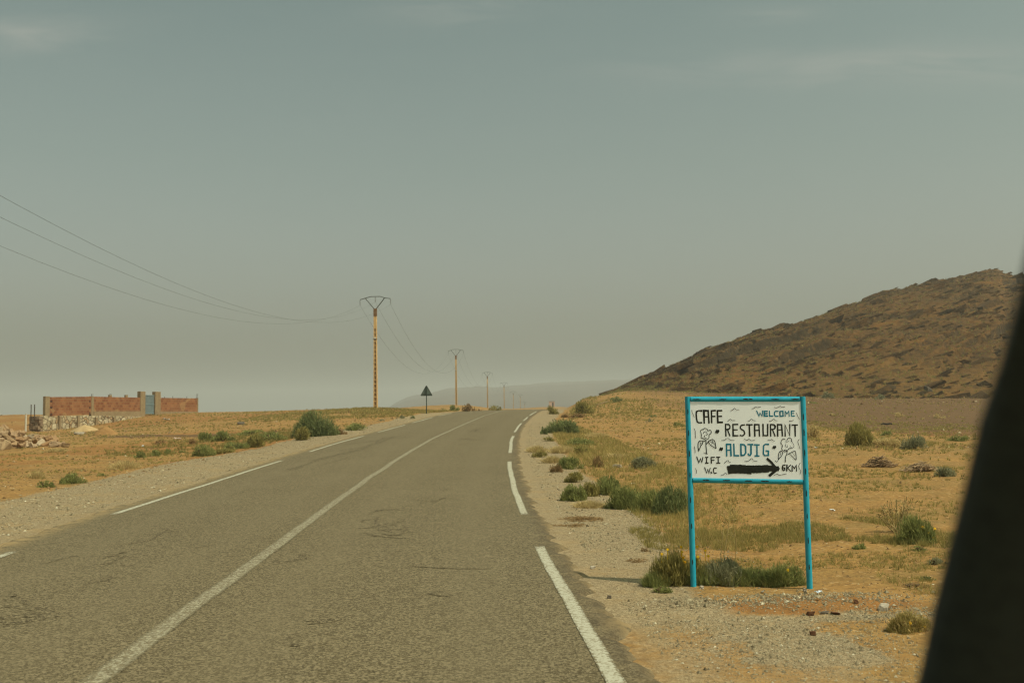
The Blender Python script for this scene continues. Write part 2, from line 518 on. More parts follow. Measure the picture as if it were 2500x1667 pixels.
# ------------------------------------------------------------------ ground sheet
def build_ground():
    fr = np.linspace(-42, 42, 900)
    bk = np.linspace(42, 318, 92)[1:-1]
    ang = np.radians(np.concatenate([fr, bk]))          # 0 = straight ahead, clockwise
    r = np.concatenate([[0.02], np.geomspace(1.2, 1900, 660)])
    A, Rr = np.meshgrid(ang, r)
    X, Y = Rr * np.sin(A), Rr * np.cos(A)
    Z = ground_z(X, Y)
    na, nr = len(ang), len(r)
    i = np.arange(nr - 1)[:, None] * na; j = np.arange(na)[None]; j2 = (j + 1) % na
    Q = np.stack([i + j, i + na + j, i + na + j2, i + j2], -1).reshape(-1, 4)[:, ::-1]
    x, y = X.ravel(), Y.ravel()
    dd = x - road_x(y)
    # stony shoulders, their outer edge wandering
    we = (fbm(y * .16, x * 0 + 1.3, 31, 3) - .5)
    lw = np.interp(y, [-50, 6, 12, 20, 30, 45, 60, 85, 110], [5.5, 6.3, 6.6, 6.5, 7.0, 6.8, 6.0, 5.2, 5.0])
    rw = np.interp(y, [-50, 5, 7, 9, 11, 13, 17, 22, 28, 36, 50, 80, 110], [5.0, 5.6, 5.3, 4.55, 4.6, 4.9, 5.0, 5.0, 4.8, 4.9, 5.1, 5.3, 5.2])
    left = sstep(-.5, .5, (lw + we * 1.6 + dd) / .9) * (dd < 0)
    right = sstep(-.5, .5, (rw + we * .9 - dd) / .9) * (dd >= 0)
    g = np.where(dd < 0, left, right)
    # gravel spilt over the lay-by in front of the board
    lay = np.exp(-(((x - 2.0) / .75) ** 2 + ((y - 7.2) / .7) ** 2) ** 2) + .8 * np.exp(-(((x - 1.6) / .9) ** 2 + ((y - 8.1) / .35) ** 2) ** 2) + .8 * np.exp(-(((x - 3.1) / .7) ** 2 + ((y - 8.2) / .22) ** 2) ** 2)
    g = np.maximum(g * np.where(dd > 0, .50 + .5 * sstep(7.6, 9.0, y), 1), np.clip(lay, 0, 1) * sstep(.36, .58, fbm(x * 1.9, y * 1.9, 47, 4)))
    g = np.where(np.hypot(x, y) > 300, 0, g)
    dz = np.zeros_like(x)
    u = x / np.maximum(y, 1)
    # dark stony fan below the hill, and a worn track in the field by the wall
    tp = np.array([on_ground(*q)[[0, 1]] for q in ((1930, 1000), (1969, 995), (2110, 991), (2258, 987), (2400, 962), (2500, 955))])
    bt = np.array([on_ground(*q)[[0, 1]] for q in ((1930, 1004), (1969, 1012), (2158, 1019), (2300, 1021), (2402, 1023), (2500, 1024))])
    rb = np.array([on_ground(*q)[[0, 1]] for q in ((1890, 1028), (1980, 1040), (2158, 1058), (2300, 1068), (2402, 1066), (2500, 1066))])
    yt = np.interp(u, tp[:, 0] / tp[:, 1], tp[:, 1]); yb_ = np.interp(u, bt[:, 0] / bt[:, 1], bt[:, 1]); yr_ = np.interp(u, rb[:, 0] / rb[:, 1], rb[:, 1])
    on = sstep(.24, .33, u + (fbm(x * .1, y * .1, 63, 3) - .5) * .07) * (y > 0)
    nb_ = (fbm(x * .09, y * .09, 64, 4) - .5) * 26
    dz += .85 * on * sstep(-6, 7, y - yb_ + nb_) * (1 - sstep(-8, 10, y - yt + nb_))
    brown = on * sstep(-2, 3, y - yr_) * (1 - sstep(-2, 5, y - yb_))
    dz += .42 * brown
    far_r = sstep(7, 14, dd) * sstep(24, 85, y) * (y > 0)
    dz += far_r * (.22 + .42 * fbm(x * .07, y * .07, 51, 4)) + .22 * sstep(7, 14, dd) * sstep(88, 118, y) * (y > 0)
    dz += sstep(8, 14, -dd) * sstep(40, 80, y) * .30 * fbm(x * .1, y * .1, 52, 4)
    tx = (y - 58 - (x + 20) * -.05) / 2.2
    dz += .8 * np.exp(-tx ** 2) * sstep(-26, -22, x) * (1 - sstep(-15, -11, x))
    red = .8 * brown
    red += .55 * (dd < -6) * sstep(15, 30, y) * (y < 140) * sstep(.46, .62, fbm(x * .12, y * .12, 77, 3) + .06)
    red += .8 * np.exp(-(((x - 2.4) / 1.3) ** 2 + ((y - 8.55) / .30) ** 2) ** 2)
    red += .9 * np.exp(-(((x - 1.25) / .55) ** 2 + ((y - 13.6) / .55) ** 2) ** 2)
    zone = np.stack([np.clip(g, 0, 1), np.clip(dz, 0, 1), np.clip(red, 0, 1), np.ones_like(g)], 1)
    me = mesh_np("ground", np.stack([x, y, Z.ravel()], 1), Q, None, [mat_ground()], None, True, {"zone": zone})
    return tag(link("ground", me), "sandy desert soil with stony road shoulders", None, None, "structure")
build_ground()

# ------------------------------------------------------------------ road
def strip(name, ys, off0, off1, dz, mat, nx=2, edges=True, jag=0.0, label=None):
    ys = np.asarray(ys, float)
    c, z = road_x(ys), road_z(ys)
    t = np.linspace(0, 1, nx)
    a = off0 + jag * (fbm(ys * 2.2, ys * 0, 91, 4) - .5) if jag else off0 + np.zeros_like(ys)
    b = off1 + jag * (fbm(ys * 3.4, ys * 0, 57, 5) - .5) if jag else off1 + np.zeros_like(ys)
    h = np.gradient(c, ys)
    O = a[:, None] + (b - a)[:, None] * t
    Xs = c[:, None] + O * np.sqrt(1 + h ** 2)[:, None]
    V = np.stack([Xs, np.repeat(ys[:, None], nx, 1), np.repeat(z[:, None], nx, 1) + dz], -1)
    n = len(ys)
    i = np.arange(n - 1)[:, None] * nx; j = np.arange(nx - 1)[None]
    Q = np.stack([i + j, i + j + 1, i + nx + j + 1, i + nx + j], -1).reshape(-1, 4)
    at = {"edge": np.repeat((np.abs(t - .5) * 2)[None] ** 6, n, 0).ravel()} if edges else {}
    return V, Q, at

def build_road():
    ys = np.concatenate([np.arange(-80, 4, 2.0), np.geomspace(4, 420, 900)])
    nx = 44
    V, Q, _ = strip("road", ys, -3.95, 3.62, 0, None, nx, False, .34)
    O = V[..., 0] - road_x(V[..., 1])
    near = np.interp(V[..., 1], [7, 12, 17, 24], [.42, .25, 0, 0]) * np.clip(-O / 3.4, 0, 1); V[..., 0] += near
    O = O + near * 0
    V[:, 0, 2] -= .09; V[:, -1, 2] -= .09
    edge = sstep(3.30, 3.36, O)
    dust = np.maximum(sstep(-3.45, -3.85, O), .8 * sstep(3.42, 3.62, O))
    lane = np.where(O > 0, O - 1.6, -O - 1.65); yy = V[..., 1]
    track = (np.exp(-((np.abs(lane) - .82) / .30) ** 2) * (.6 + .8 * fbm(yy * .12, O, 7, 3)))
    me = mesh_np("road", V.reshape(-1, 3), Q, None, [mat_road()], None, True, {"edge": edge.ravel(), "dust": dust.ravel(), "track": track.ravel()})
    tag(link("road", me), "worn grey brown asphalt road curving over a low crest", None, None, "structure")
    mp, mc = mat_paint("edge_line_paint", .74, (.56, .55, .44)), mat_paint("centre_line_paint", .51, (.47, .44, .32))
    RE, LE, LW = 3.25, -3.40, .062
    rd = [((1500, 1668), (1313, 1333)), ((1278, 1256), (1244, 1126)), ((1244, 1106), (1250, 1064)), ((1254, 1055), (1273, 1033)), ((1276, 1027), (1286, 1018)), ((1291, 1014), (1307, 1004))]
    ld = [((-150, 1413), (30, 1346)), ((262, 1256), (676, 1124)), ((748, 1103), (893, 1064)), ((926, 1055), (998, 1036.6)), ((1013, 1032), (1060, 1018.5)), ((1075, 1015), (1105, 1008.6))]
    for off, dl in ((RE, rd), (LE, ld)):
        for k, (p, q) in enumerate(dl):
            y0, y1 = on_road(*p)[1], on_road(*q)[1]
            if p[1] > 1660: y0 = 1.0
            ys = np.linspace(y0, y1, max(6, int((y1 - y0) / .25)))
            wob = (fbm(ys * .5, ys * 0, 4 + k, 3) - .5) * .05
            of = off if off > 0 else np.interp(ys, [7, 12, 16.5, 24], [-2.95, -3.15, -3.42, -3.40])
            V, Q, at = strip("m", ys, of - LW, of + LW, .004, mp, 7)
            V[..., 0] += wob[:, None]
            at["edge"] = np.maximum(at["edge"].reshape(V.shape[:2]), (np.abs(np.linspace(-1, 1, len(ys))) > .985)[:, None]).ravel()
            o = link("edge_line", mesh_np("edge_line", V.reshape(-1, 3), Q, None, [mp], None, False, at))
            tag(o, "white painted dash along the road edge", None, None, "structure")
    ys = np.concatenate([np.arange(-20, 4, 1.0), np.geomspace(4, 90, 320)])
    V, Q, at = strip("m", ys, -.095, .095, .004, mc, 7)
    V[..., 0] += ((fbm(ys * .35, ys * 0, 44, 3) - .5) * .06)[:, None]
    o = link("centre_line", mesh_np("centre_line", V.reshape(-1, 3), Q, None, [mc], None, False, at))
    tag(o, "worn white centre line of the road", None, None, "structure")
    # tar scuffs
    ms = mat_scuff()
    sc = [([(-20, 1490), (30, 1478), (80, 1482), (130, 1490), (145, 1502)], .045), ([(-20, 1512), (60, 1500), (110, 1505), (145, 1505)], .05), ([(-20, 1518), (40, 1520), (100, 1512), (140, 1498)], .04), ([(0, 1465), (30, 1452), (60, 1458), (80, 1478)], .03),
          ([(210, 1430), (235, 1420), (260, 1412), (290, 1405)], .03), ([(225, 1418), (250, 1410), (275, 1408)], .02), ([(262, 1362), (285, 1350), (310, 1345), (300, 1362), (270, 1368)], .025), ([(320, 1328), (365, 1318), (415, 1290)], .025), ([(400, 1302), (420, 1296), (450, 1300)], .018), ([(240, 1378), (290, 1372), (318, 1368)], .02), ([(120, 1376), (160, 1362), (195, 1355)], .02), ([(465, 1338), (515, 1332)], .018),
          ([(560, 1212), (590, 1200), (612, 1192)], .02), ([(620, 1178), (660, 1172), (690, 1165)], .02),
          ([(660, 1368), (680, 1374), (710, 1370), (742, 1362), (748, 1352), (738, 1356)], .035), ([(730, 1352), (748, 1366)], .04), ([(736, 1523), (780, 1518), (845, 1508)], .04), ([(730, 1514), (770, 1515)], .025), ([(1038, 1448), (1095, 1456)], .02), ([(722, 1573), (745, 1575)], .02), ([(1020, 1382), (1100, 1388), (1200, 1388)], .016),
          ([(905, 1255), (925, 1245), (960, 1243), (985, 1245)], .03), ([(925, 1262), (915, 1285), (930, 1295)], .05), ([(885, 1290), (930, 1285), (965, 1280), (990, 1270)], .03), ([(920, 1295), (960, 1290), (990, 1298), (1005, 1300)], .035), ([(880, 1275), (905, 1268), (940, 1270)], .02), ([(940, 1303), (970, 1308), (995, 1296), (985, 1282)], .03), ([(890, 1300), (940, 1310), (1000, 1315)], .02), ([(935, 1275), (950, 1288), (960, 1300)], .035),
          ([(1010, 1220), (1050, 1224), (1085, 1215), (1060, 1228)], .018), ([(1078, 1198), (1100, 1190)], .02),
          ([(755, 1125), (790, 1117), (830, 1110), (880, 1098), (940, 1068), (1000, 1062)], .06), ([(825, 1100), (870, 1095), (910, 1086), (960, 1066)], .05), ([(705, 1146), (745, 1134), (780, 1122), (860, 1100)], .05), ([(840, 1085), (900, 1078), (960, 1068)], .05), ([(780, 1135), (820, 1126), (850, 1116)], .03), ([(705, 1148), (735, 1140)], .03),
          ([(1145, 1054), (1165, 1048), (1160, 1054), (1195, 1054)], .06), ([(1120, 1071), (1160, 1074), (1180, 1072)], .05), ([(1222, 1014), (1245, 1012)], .1), ([(1130, 1072), (1150, 1070)], .05)]
    for k, (pl, w) in enumerate(sc):
        P = np.array([on_road(*p) for p in pl])
        seg = np.r_[0, np.cumsum(np.linalg.norm(np.diff(P, axis=0), axis=1))]
        n = max(10, int(seg[-1] / .05)); n = min(n, 160)
        s = np.linspace(0, seg[-1], n)
        C = np.stack([np.interp(s, seg, P[:, 0]), np.interp(s, seg, P[:, 1])], 1)
        if n > 14:
            kk = np.ones(5) / 5
            for c in (0, 1): C[2:-2, c] = np.convolve(C[:, c], kk, 'valid')
        C[:, 0] += (fbm(s * 2.5, s * 0 + k, 8, 4) - .5) * .2
        d = np.gradient(C, axis=0); d /= np.linalg.norm(d, axis=1)[:, None] + 1e-9
        nr = np.stack([-d[:, 1], d[:, 0]], 1)
        ww = w * 1.7 * (.35 + 1.2 * fbm(s * 3, s * 0 + k * 3.1, 15, 3)) * np.sin(np.linspace(.12, math.pi - .12, n)) ** .5
        T = np.linspace(-1, 1, 5)
        XY = C[:, None] + nr[:, None] * (ww[:, None] * T)[..., None]
        Z = road_z(XY[..., 1]) + .003 + k * .00005
        V = np.concatenate([XY, Z[..., None]], -1)
        i = np.arange(n - 1)[:, None] * 5; j = np.arange(4)[None]
        Q = np.stack([i + j, i + j + 1, i + 6 + j, i + 5 + j], -1).reshape(-1, 4)[:, ::-1]
        e = np.repeat(np.abs(T)[None] ** 2, n, 0).ravel()
        me = mesh_np("road_scuff", V.reshape(-1, 3), Q, None, [ms], None, False, {"edge": e})
        tag(link("road_scuff", me), "dark rubber scuff on the asphalt", None, None, "structure")
build_road()

# ------------------------------------------------------------------ stone hill
def hill_parts():
    px = np.array([1380, 1452, 1500, 1542, 1606, 1670, 1725, 1798, 1861, 1908, 1925, 1989, 2053, 2116, 2180, 2244, 2308, 2372, 2401, 2435, 2452, 2478, 2560, 2700, 2900, 3200, 3600])
    py = np.array([990, 976, 956, 935, 907, 877, 855, 830, 808, 801, 802, 777, 754, 734, 714, 701, 686, 671, 664, 661, 672, 674, 690, 730, 800, 880, 940])
    us, ds = ray(px, py)
    nu, nv = 1100, 560
    u = np.linspace(us[0], us[-1] - .02, nu) if False else np.concatenate([np.linspace(us[1], .53, 950), np.linspace(.53, us[-1], 152)[1:-1]])
    nu = len(u)
    sil = np.interp(u, us, ds)
    sil = _sm(sil, 4)
    Yr = np.interp(u, [.05, .103, .2, .3, .4, .49, .6, .9], [150, 172, 195, 220, 250, 275, 290, 290])
    Yb = np.interp(u, [.05, .103, .2, .3, .4, .6, .9], [136, 130, 124, 120, 117, 112, 100])
    t = np.concatenate([np.linspace(-.06, 1.02, 470), np.linspace(1.02, 1.9, 60)[1:]])
    T, U = np.meshgrid(t, u, indexing='ij')
    Y = Yb + (Yr - Yb) * T
    X = U * Y
    zb = ground_z(u * Yb, Yb)
    g = np.where(T < 0, T * 1.2, np.where(T < 1, np.sin(np.clip(T, 0, 1) * math.pi / 2) ** 1.12, 1 - .75 * np.clip(T - 1, 0, 1) ** 2))
    ramp = np.maximum(sil * Yr + EYE - zb, .0)
    # scale each line so that its skyline is the hill's
    zz = zb + ramp * g
    ap = ((zz - EYE) / Y).max(0)
    k = np.clip((sil - (zb - EYE) / Yr) / np.maximum(ap - (zb - EYE) / Yr, 1e-3), 0, 2)
    zz = zb + ramp * k * g
    # beds of rock, tilted, breaking out as ledges
    amp = np.clip(ramp * k / 9, 0, 1) * np.clip(T * 4, 0, 1)
    q = zz - .30 * X + .05 * Y + (fbm(X * .025, Y * .025, 61, 3) - .5) * 6 + (fbm(X * .25, Y * .25, 66, 3) - .5) * .8
    mask = sstep(.47, .60, fbm(X * .045, q * .28, 71, 4))
    mask2 = sstep(.47, .60, fbm(X * .08 + 9, q * .55, 73, 4))
    s1 = (q / 3.4) % 1.0; s2 = (q / 1.3) % 1.0
    st1 = .5 - np.where(s1 < .955, s1 / .955, (1 - s1) / .045)
    st2 = .5 - np.where(s2 < .91, s2 / .91, (1 - s2) / .09)
    zz = zz + amp * (st1 * mask * 1.7 + st2 * mask2 * .7) * (1 - .72 * sstep(.72, .92, T))
    zz = zz + amp * ((fbm(X * .2, Y * .2, 81, 4) - .5) * .9 + (fbm(X * .9, Y * .9, 83, 3) - .5) * .5)
    ledge = np.clip(mask * np.clip((s1 - .90) / .05, 0, 1) + .8 * mask2 * np.clip((s2 - .78) / .08, 0, 1), 0, 1) * amp
    foot = 1 - sstep(.02, .30, T + (fbm(X * .06, Y * .06, 88, 4) - .5) * .35)
    return u, t, X, Y, zz, ledge, foot

def rock_block(n, L, Wd, H, seed):
    """n jittered blocks, unit placement (returns verts (n,8,3))"""
    r = np.random.default_rng(seed)
    c = np.array([(-1, -1, -1), (1, -1, -1), (1, 1, -1), (-1, 1, -1), (-1, -1, 1), (1, -1, 1), (1, 1, 1), (-1, 1, 1)]) * .5
    V = c[None] + r.uniform(-.17, .17, (n, 8, 3))
    V[:, 4:, :2] *= r.uniform(.55, .95, (n, 1, 1))
    return V * np.stack([L, Wd, H], 1)[:, None]
BOXQ = np.array([(0, 3, 2, 1), (4, 5, 6, 7), (0, 1, 5, 4), (1, 2, 6, 5), (2, 3, 7, 6), (3, 0, 4, 7)])

def build_hill():
    u, t, X, Y, Z, ledge, foot = hill_parts()
    nt, nu = X.shape
    i = np.arange(nt - 1)[:, None] * nu; j = np.arange(nu - 1)[None]
    Q = np.stack([i + j, i + j + 1, i + nu + j + 1, i + nu + j], -1).reshape(-1, 4)
    V = np.stack([X, Y, Z], -1).reshape(-1, 3)
    led = ledge.ravel()
    # slabs lying along the beds
    n = 5200
    r = np.random.default_rng(5)
    ti = np.clip((r.beta(1.3, 1.0, n) * 470).astype(int), 26, 474); ui = r.integers(20, nu - 160, n)
    bias = r.random(n) < np.clip(.25 + ledge[ti, ui] * 3 + .5 * sstep(.45, .62, fbm(X[ti, ui] * .06, Y[ti, ui] * .06, 99, 3)), 0, 1)
    ti, ui = ti[bias], ui[bias]; n = len(ti); low = (1 - .6 * sstep(370, 430, ti))
    big = r.pareto(2.3, n)
    H = np.clip(.15 + .10 * big, .12, .75) * low; L = H * r.uniform(2.2, 9.0, n); Wd = H * r.uniform(1, 2.4, n)
    B = rock_block(n, L, Wd, H, 6)
    tilt = -np.radians(r.normal(20, 5, n)); yaw = r.normal(0, .22, n)
    ct, st_ = np.cos(tilt), np.sin(tilt)
    x = B[..., 0] * ct[:, None] + B[..., 2] * st_[:, None]; z = -B[..., 0] * st_[:, None] + B[..., 2] * ct[:, None]; y = B[..., 1]
    cy_, sy_ = np.cos(yaw)[:, None], np.sin(yaw)[:, None]
    x, y = x * cy_ - y * sy_, x * sy_ + y * cy_
    BV = np.stack([x + X[ti, ui][:, None], y + Y[ti, ui][:, None], z + (Z[ti, ui] + H * .15)[:, None]], -1).reshape(-1, 3)
    BQ = (BOXQ[None] + (np.arange(n) * 8)[:, None, None]).reshape(-1, 4) + len(V)
    # broken outcrop at the top
    me = mesh_np("hill", np.concatenate([V, BV]), np.concatenate([Q, BQ]), None, [mat_hill()], None, False,
                 {"ledge": np.concatenate([led, np.repeat(r.uniform(.35, 1, n), 8)]), "foot": np.concatenate([foot.ravel(), np.zeros(n * 8)])})
    sm = np.zeros(len(me.polygons), bool); sm[:len(Q)] = True
    me.polygons.foreach_set("use_smooth", sm)
    o = link("hill", me)
    tag(o, "bare brown stony hill with tilted rock ledges", None, None, "structure")
    # low scrub dotted over it
    n = 5200
    ti = np.clip((r.beta(1.0, 1.5, n) * 470).astype(int), 20, 474); ui = r.integers(5, nu - 160, n)
    P = np.stack([X[ti, ui], Y[ti, ui], Z[ti, ui]], 1)
    V, T, K = tufts(P, r.uniform(.22, .62, n), 10, .05, 12, spread=.75)
    me = mesh_np("hill_scrub", V, None, T, [LEAF['olive']], None, False, {"shade": K * .8})
    tag(link("hill_scrub", me), "low olive scrub dotted over the stony hill", "scrub", None, "stuff")

def tufts(P, H, nb, wid, seed, spread=.8):
    """P (n,3) feet, H (n,) heights: nb blades each, one triangle + bent tip"""
    r = np.random.default_rng(seed)
    n = len(P)
    a = r.uniform(0, 2 * math.pi, (n, nb)); s = r.uniform(.05, spread, (n, nb))
    h = H[:, None] * r.uniform(.45, 1.0, (n, nb))
    d = np.stack([np.cos(a) * s, np.sin(a) * s, np.sqrt(np.maximum(1 - s ** 2 * .6, .2))], -1)
    base = P[:, None] + np.stack([np.cos(a) * s * H[:, None] * .35, np.sin(a) * s * H[:, None] * .35, np.full_like(a, -.01)], -1)
    tip = base + d * h[..., None]
    w = r.uniform(0, math.pi, (n, nb)); ww = (wid if np.isscalar(wid) else wid[:, None]) * r.uniform(.6, 1.3, (n, nb))
    sd_ = np.stack([np.cos(w) * ww, np.sin(w) * ww, np.zeros_like(w)], -1) * .5
    V = np.stack([base - sd_, base + sd_, tip], 2).reshape(-1, 3)
    T = np.arange(len(V)).reshape(-1, 3)
    K = np.clip(r.random((n, 1)) * .6 + r.random((n, nb)) * .4, 0, 1)
    return V, T, np.repeat(K.ravel(), 3)
build_hill()

# ------------------------------------------------------------------ far ridge
def build_ridge():
    px = np.array([820, 930, 960, 990, 1020, 1060, 1100, 1150, 1200, 1260, 1340, 1450, 1545, 1700, 2000, 2500, 3200])
    py = np.array([1010, 1005, 990, 978, 970, 959, 949.5, 948.5, 948, 944, 940, 935, 929, 924, 926, 935, 960])
    us, ds = ray(px, py)
    u = np.linspace(us[0], us[-1], 420); t = np.concatenate([np.linspace(0, 1, 70), np.linspace(1, 1.5, 15)[1:]])
    T, U = np.meshgrid(t, u, indexing='ij')
    Y = 1500 + 1500 * T; X = U * Y
    sil = np.interp(u, us, ds); sil = sil + (fbm(u * 60, u * 0, 13, 4) - .5) * .0025
    zt = np.maximum(sil * 3000 + EYE, -4)
    g = np.where(T < 1, np.sin(np.clip(T, 0, 1) * math.pi / 2) ** 1.3, 1 - (T - 1) * 1.2)
    Z = -5 + (zt + 5) * g + (fbm(X * .007, Y * .007, 17, 4) - .5) * 15 * np.clip(T * 2, 0, 1) * np.clip((zt + 3) / 30, 0, 1) * np.where(T < .93, 1, .3)
    nt, nu = X.shape
    i = np.arange(nt - 1)[:, None] * nu; j = np.arange(nu - 1)[None]
    Q = np.stack([i + j, i + j + 1, i + nu + j + 1, i + nu + j], -1).reshape(-1, 4)
    me = mesh_np("distant_hills", np.stack([X, Y, Z], -1).reshape(-1, 3), Q, None, [simple("far_rock", (.075, .052, .028), (.12, .08, .045), .02)], None, True)
    tag(link("distant_hills", me), "long low ridge fading into dust haze", None, None, "structure")
build_ridge()

# ------------------------------------------------------------------ roadside cafe board
ZX, ZY, ZS = 1640.0, 930.0, 5.6            # survey of the board: enlargement origin and scale
def mat_tube():
    t = NT("blue_tube_paint", (.95, 1.05, .98))
    c = t.mix(t.rng(t.noise(9, 5), .4, .7), (.010, .26, .40), (.018, .315, .46))
    c = t.mix(t.rng(t.noise(38, 4, .7), .68, .76, 0, .55), c, (.10, .20, .21))
    t.b.inputs["Roughness"].default_value = .42; t.b.inputs["Specular IOR Level"].default_value = .4
    return t.color(c)
M_TUBE = mat_tube()
M_BLACK = simple("black_sign_paint", (.020, .022, .017), (.034, .036, .028), 30, .7)
M_LETBLUE = simple("blue_sign_paint", (.012, .19, .30), (.018, .24, .35), 20, .6)
def mat_panel():
    t = NT("white_sign_panel", (1, 1, 1))
    c = t.mix(t.rng(t.noise(3.5, 5), .4, .7), (.86, .91, .92), (.81, .86, .87))
    c = t.mix(t.rng(t.noise(22, 6, .75), .66, .80, 0, .30), c, (.55, .52, .42))
    t.b.inputs["Roughness"].default_value = .5; t.b.inputs["Specular IOR Level"].default_value = .3
    return t.color(c)
M_PANEL = mat_panel()

def ribbon(P, w, taper=True):
    """mitred flat band along polyline P (n,2) with width w (scalar or array); returns verts 2D, quads"""
    P = np.asarray(P, float); n = len(P)
    w = np.full(n, w) if np.isscalar(w) else np.asarray(w)
    d = np.diff(P, axis=0); L = np.linalg.norm(d, axis=1)[:, None] + 1e-9; d = d / L
    nn = np.stack([-d[:, 1], d[:, 0]], 1)
    N = np.zeros((n, 2)); N[0], N[-1] = nn[0], nn[-1]
    for i in range(1, n - 1):
        m = nn[i - 1] + nn[i]; l = np.linalg.norm(m)
        m = m / l if l > .35 else nn[i]
        N[i] = m / max(np.dot(m, nn[i]), .55)
    P2 = P.copy(); P2[0] -= d[0] * w[0] * .35; P2[-1] += d[-1] * w[-1] * .35
    V = np.concatenate([P2 + N * w[:, None] / 2, P2 - N * w[:, None] / 2])
    Q = [(i, i + 1, n + i + 1, n + i) for i in range(n - 1)]
    return V, Q

def dense(P, step=6.0, curve=False):
    P = np.asarray(P, float)
    if curve and len(P) > 2:
        out = []
        for i in range(len(P) - 1):
            p0, p1, p2, p3 = P[max(i - 1, 0)], P[i], P[i + 1], P[min(i + 2, len(P) - 1)]
            for t in np.linspace(0, 1, 7)[:-1]:
                out.append(.5 * ((2 * p1) + (-p0 + p2) * t + (2 * p0 - 5 * p1 + 4 * p2 - p3) * t * t + (-p0 + 3 * p1 - 3 * p2 + p3) * t ** 3))
        out.append(P[-1]); return np.array(out)
    return P

BLK, BLU = 1, 2
STROKES = []
def sk(col, w, *pls, curve=False):
    for p in pls: STROKES.append((col, w, dense(p, curve=curve)))
# CAFE
sk(BLK, 23, [(416, 414), (372, 412), (345, 424), (340, 460), (346, 530), (356, 568), (376, 580), (416, 578)])
sk(BLK, 23, [(452, 584), (446, 412), (506, 412), (518, 582)]); sk(BLK, 20, [(450, 496), (510, 496)])
sk(BLK, 23, [(556, 580), (552, 413), (604, 410)]); sk(BLK, 20, [(556, 492), (600, 490)])
sk(BLK, 23, [(694, 410), (634, 412), (640, 574), (704, 572)]); sk(BLK, 20, [(640, 492), (692, 488)])
# WELCOME
sk(BLU, 15, [(1172, 414), (1205, 486), (1218, 440), (1246, 488), (1254, 412)])
sk(BLU, 20, [(1318, 418), (1276, 418), (1276, 482), (1320, 482)]); sk(BLU, 18, [(1278, 450), (1314, 450)])
sk(BLU, 16, [(1345, 412), (1348, 484), (1390, 484)])
sk(BLU, 16, [(1464, 418), (1428, 416), (1414, 432), (1412, 468), (1426, 486), (1462, 484)])
sk(BLU, 16, [(1488, 420), (1526, 416), (1530, 484), (1490, 486), (1486, 420)])
sk(BLU, 15, [(1558, 486), (1556, 416), (1582, 452), (1606, 414), (1612, 484)])
sk(BLU, 16, [(1678, 414), (1640, 416), (1642, 482), (1680, 482)]); sk(BLU, 14, [(1642, 448), (1674, 446)])
# RESTAURANT
sk(BLK, 20, [(752, 760), (746, 600), (790, 602), (808, 625), (806, 652), (790, 668), (752, 672)]); sk(BLK, 20, [(772, 672), (806, 758)])
sk(BLK, 20, [(914, 600), (848, 602), (852, 758), (918, 756)]); sk(BLK, 17, [(850, 676), (908, 674)])
sk(BLK, 19, [(1004, 606), (968, 612), (950, 634), (958, 662), (990, 682), (1008, 710), (1002, 740), (978, 756), (948, 752)], curve=True)
sk(BLK, 20, [(1032, 604), (1110, 604)]); sk(BLK, 20, [(1072, 612), (1078, 758)])
sk(BLK, 20, [(1148, 760), (1144, 602), (1204, 602), (1212, 758)]); sk(BLK, 16, [(1148, 682), (1206, 680)])
sk(BLK, 20, [(1258, 598), (1262, 752), (1322, 752), (1322, 598)])
sk(BLK, 20, [(1364, 758), (1360, 600), (1404, 602), (1424, 622), (1420, 650), (1402, 664), (1366, 668)]); sk(BLK, 18, [(1386, 668), (1422, 756)])
sk(BLK, 20, [(1458, 756), (1456, 600), (1510, 602), (1522, 754)]); sk(BLK, 16, [(1460, 672), (1516, 670)])
sk(BLK, 20, [(1560, 756), (1556, 602), (1622, 752), (1620, 598)])
sk(BLK, 20, [(1650, 606), (1722, 604)]); sk(BLK, 20, [(1690, 612), (1694, 756)])
# ALDJIG
sk(BLU, 20, [(762, 1036), (760, 876), (816, 876), (822, 1034)]); sk(BLU, 17, [(764, 958), (818, 956)])
sk(BLU, 20, [(860, 872), (866, 1032), (926, 1032)])
sk(BLU, 20, [(960, 1030), (956, 876), (1000, 880), (1022, 906), (1024, 990), (1004, 1022), (964, 1030)])
sk(BLU, 19, [(1052, 876), (1118, 876)]); sk(BLU, 19, [(1096, 882), (1096, 1004), (1086, 1026), (1066, 1024), (1056, 1004)])
sk(BLU, 19, [(1142, 880), (1208, 880)]); sk(BLU, 19, [(1176, 888), (1178, 1024)]); sk(BLU, 19, [(1152, 1032), (1206, 1032)])
sk(BLU, 20, [(1336, 872), (1290, 872), (1268, 890), (1264, 1000), (1282, 1026), (1332, 1024), (1334, 964), (1300, 962)])
# WIFI, W.C, 6KM
sk(BLK, 15, [(346, 1056), (376, 1134), (398, 1080), (418, 1132), (432, 1060)])
sk(BLK, 15, [(464, 1060), (502, 1058)]); sk(BLK, 16, [(484, 1066), (484, 1132)]); sk(BLK, 15, [(466, 1140), (504, 1138)])
sk(BLK, 16, [(592, 1058), (546, 1060), (550, 1140)]); sk(BLK, 14, [(552, 1100), (588, 1096)])
sk(BLK, 15, [(620, 1056), (668, 1054)]); sk(BLK, 16, [(644, 1062), (646, 1130)]); sk(BLK, 15, [(622, 1138), (670, 1136)])
sk(BLK, 14, [(456, 1202), (484, 1278), (500, 1224), (516, 1276), (534, 1206)])
sk(BLK, 20, [(546, 1262), (550, 1276)])
sk(BLK, 14, [(620, 1206), (592, 1204), (578, 1222), (580, 1262), (594, 1280), (618, 1272)])
sk(BLK, 16, [(1560, 1152), (1530, 1156), (1522, 1180), (1524, 1216), (1540, 1228), (1556, 1216), (1554, 1192), (1528, 1188)])
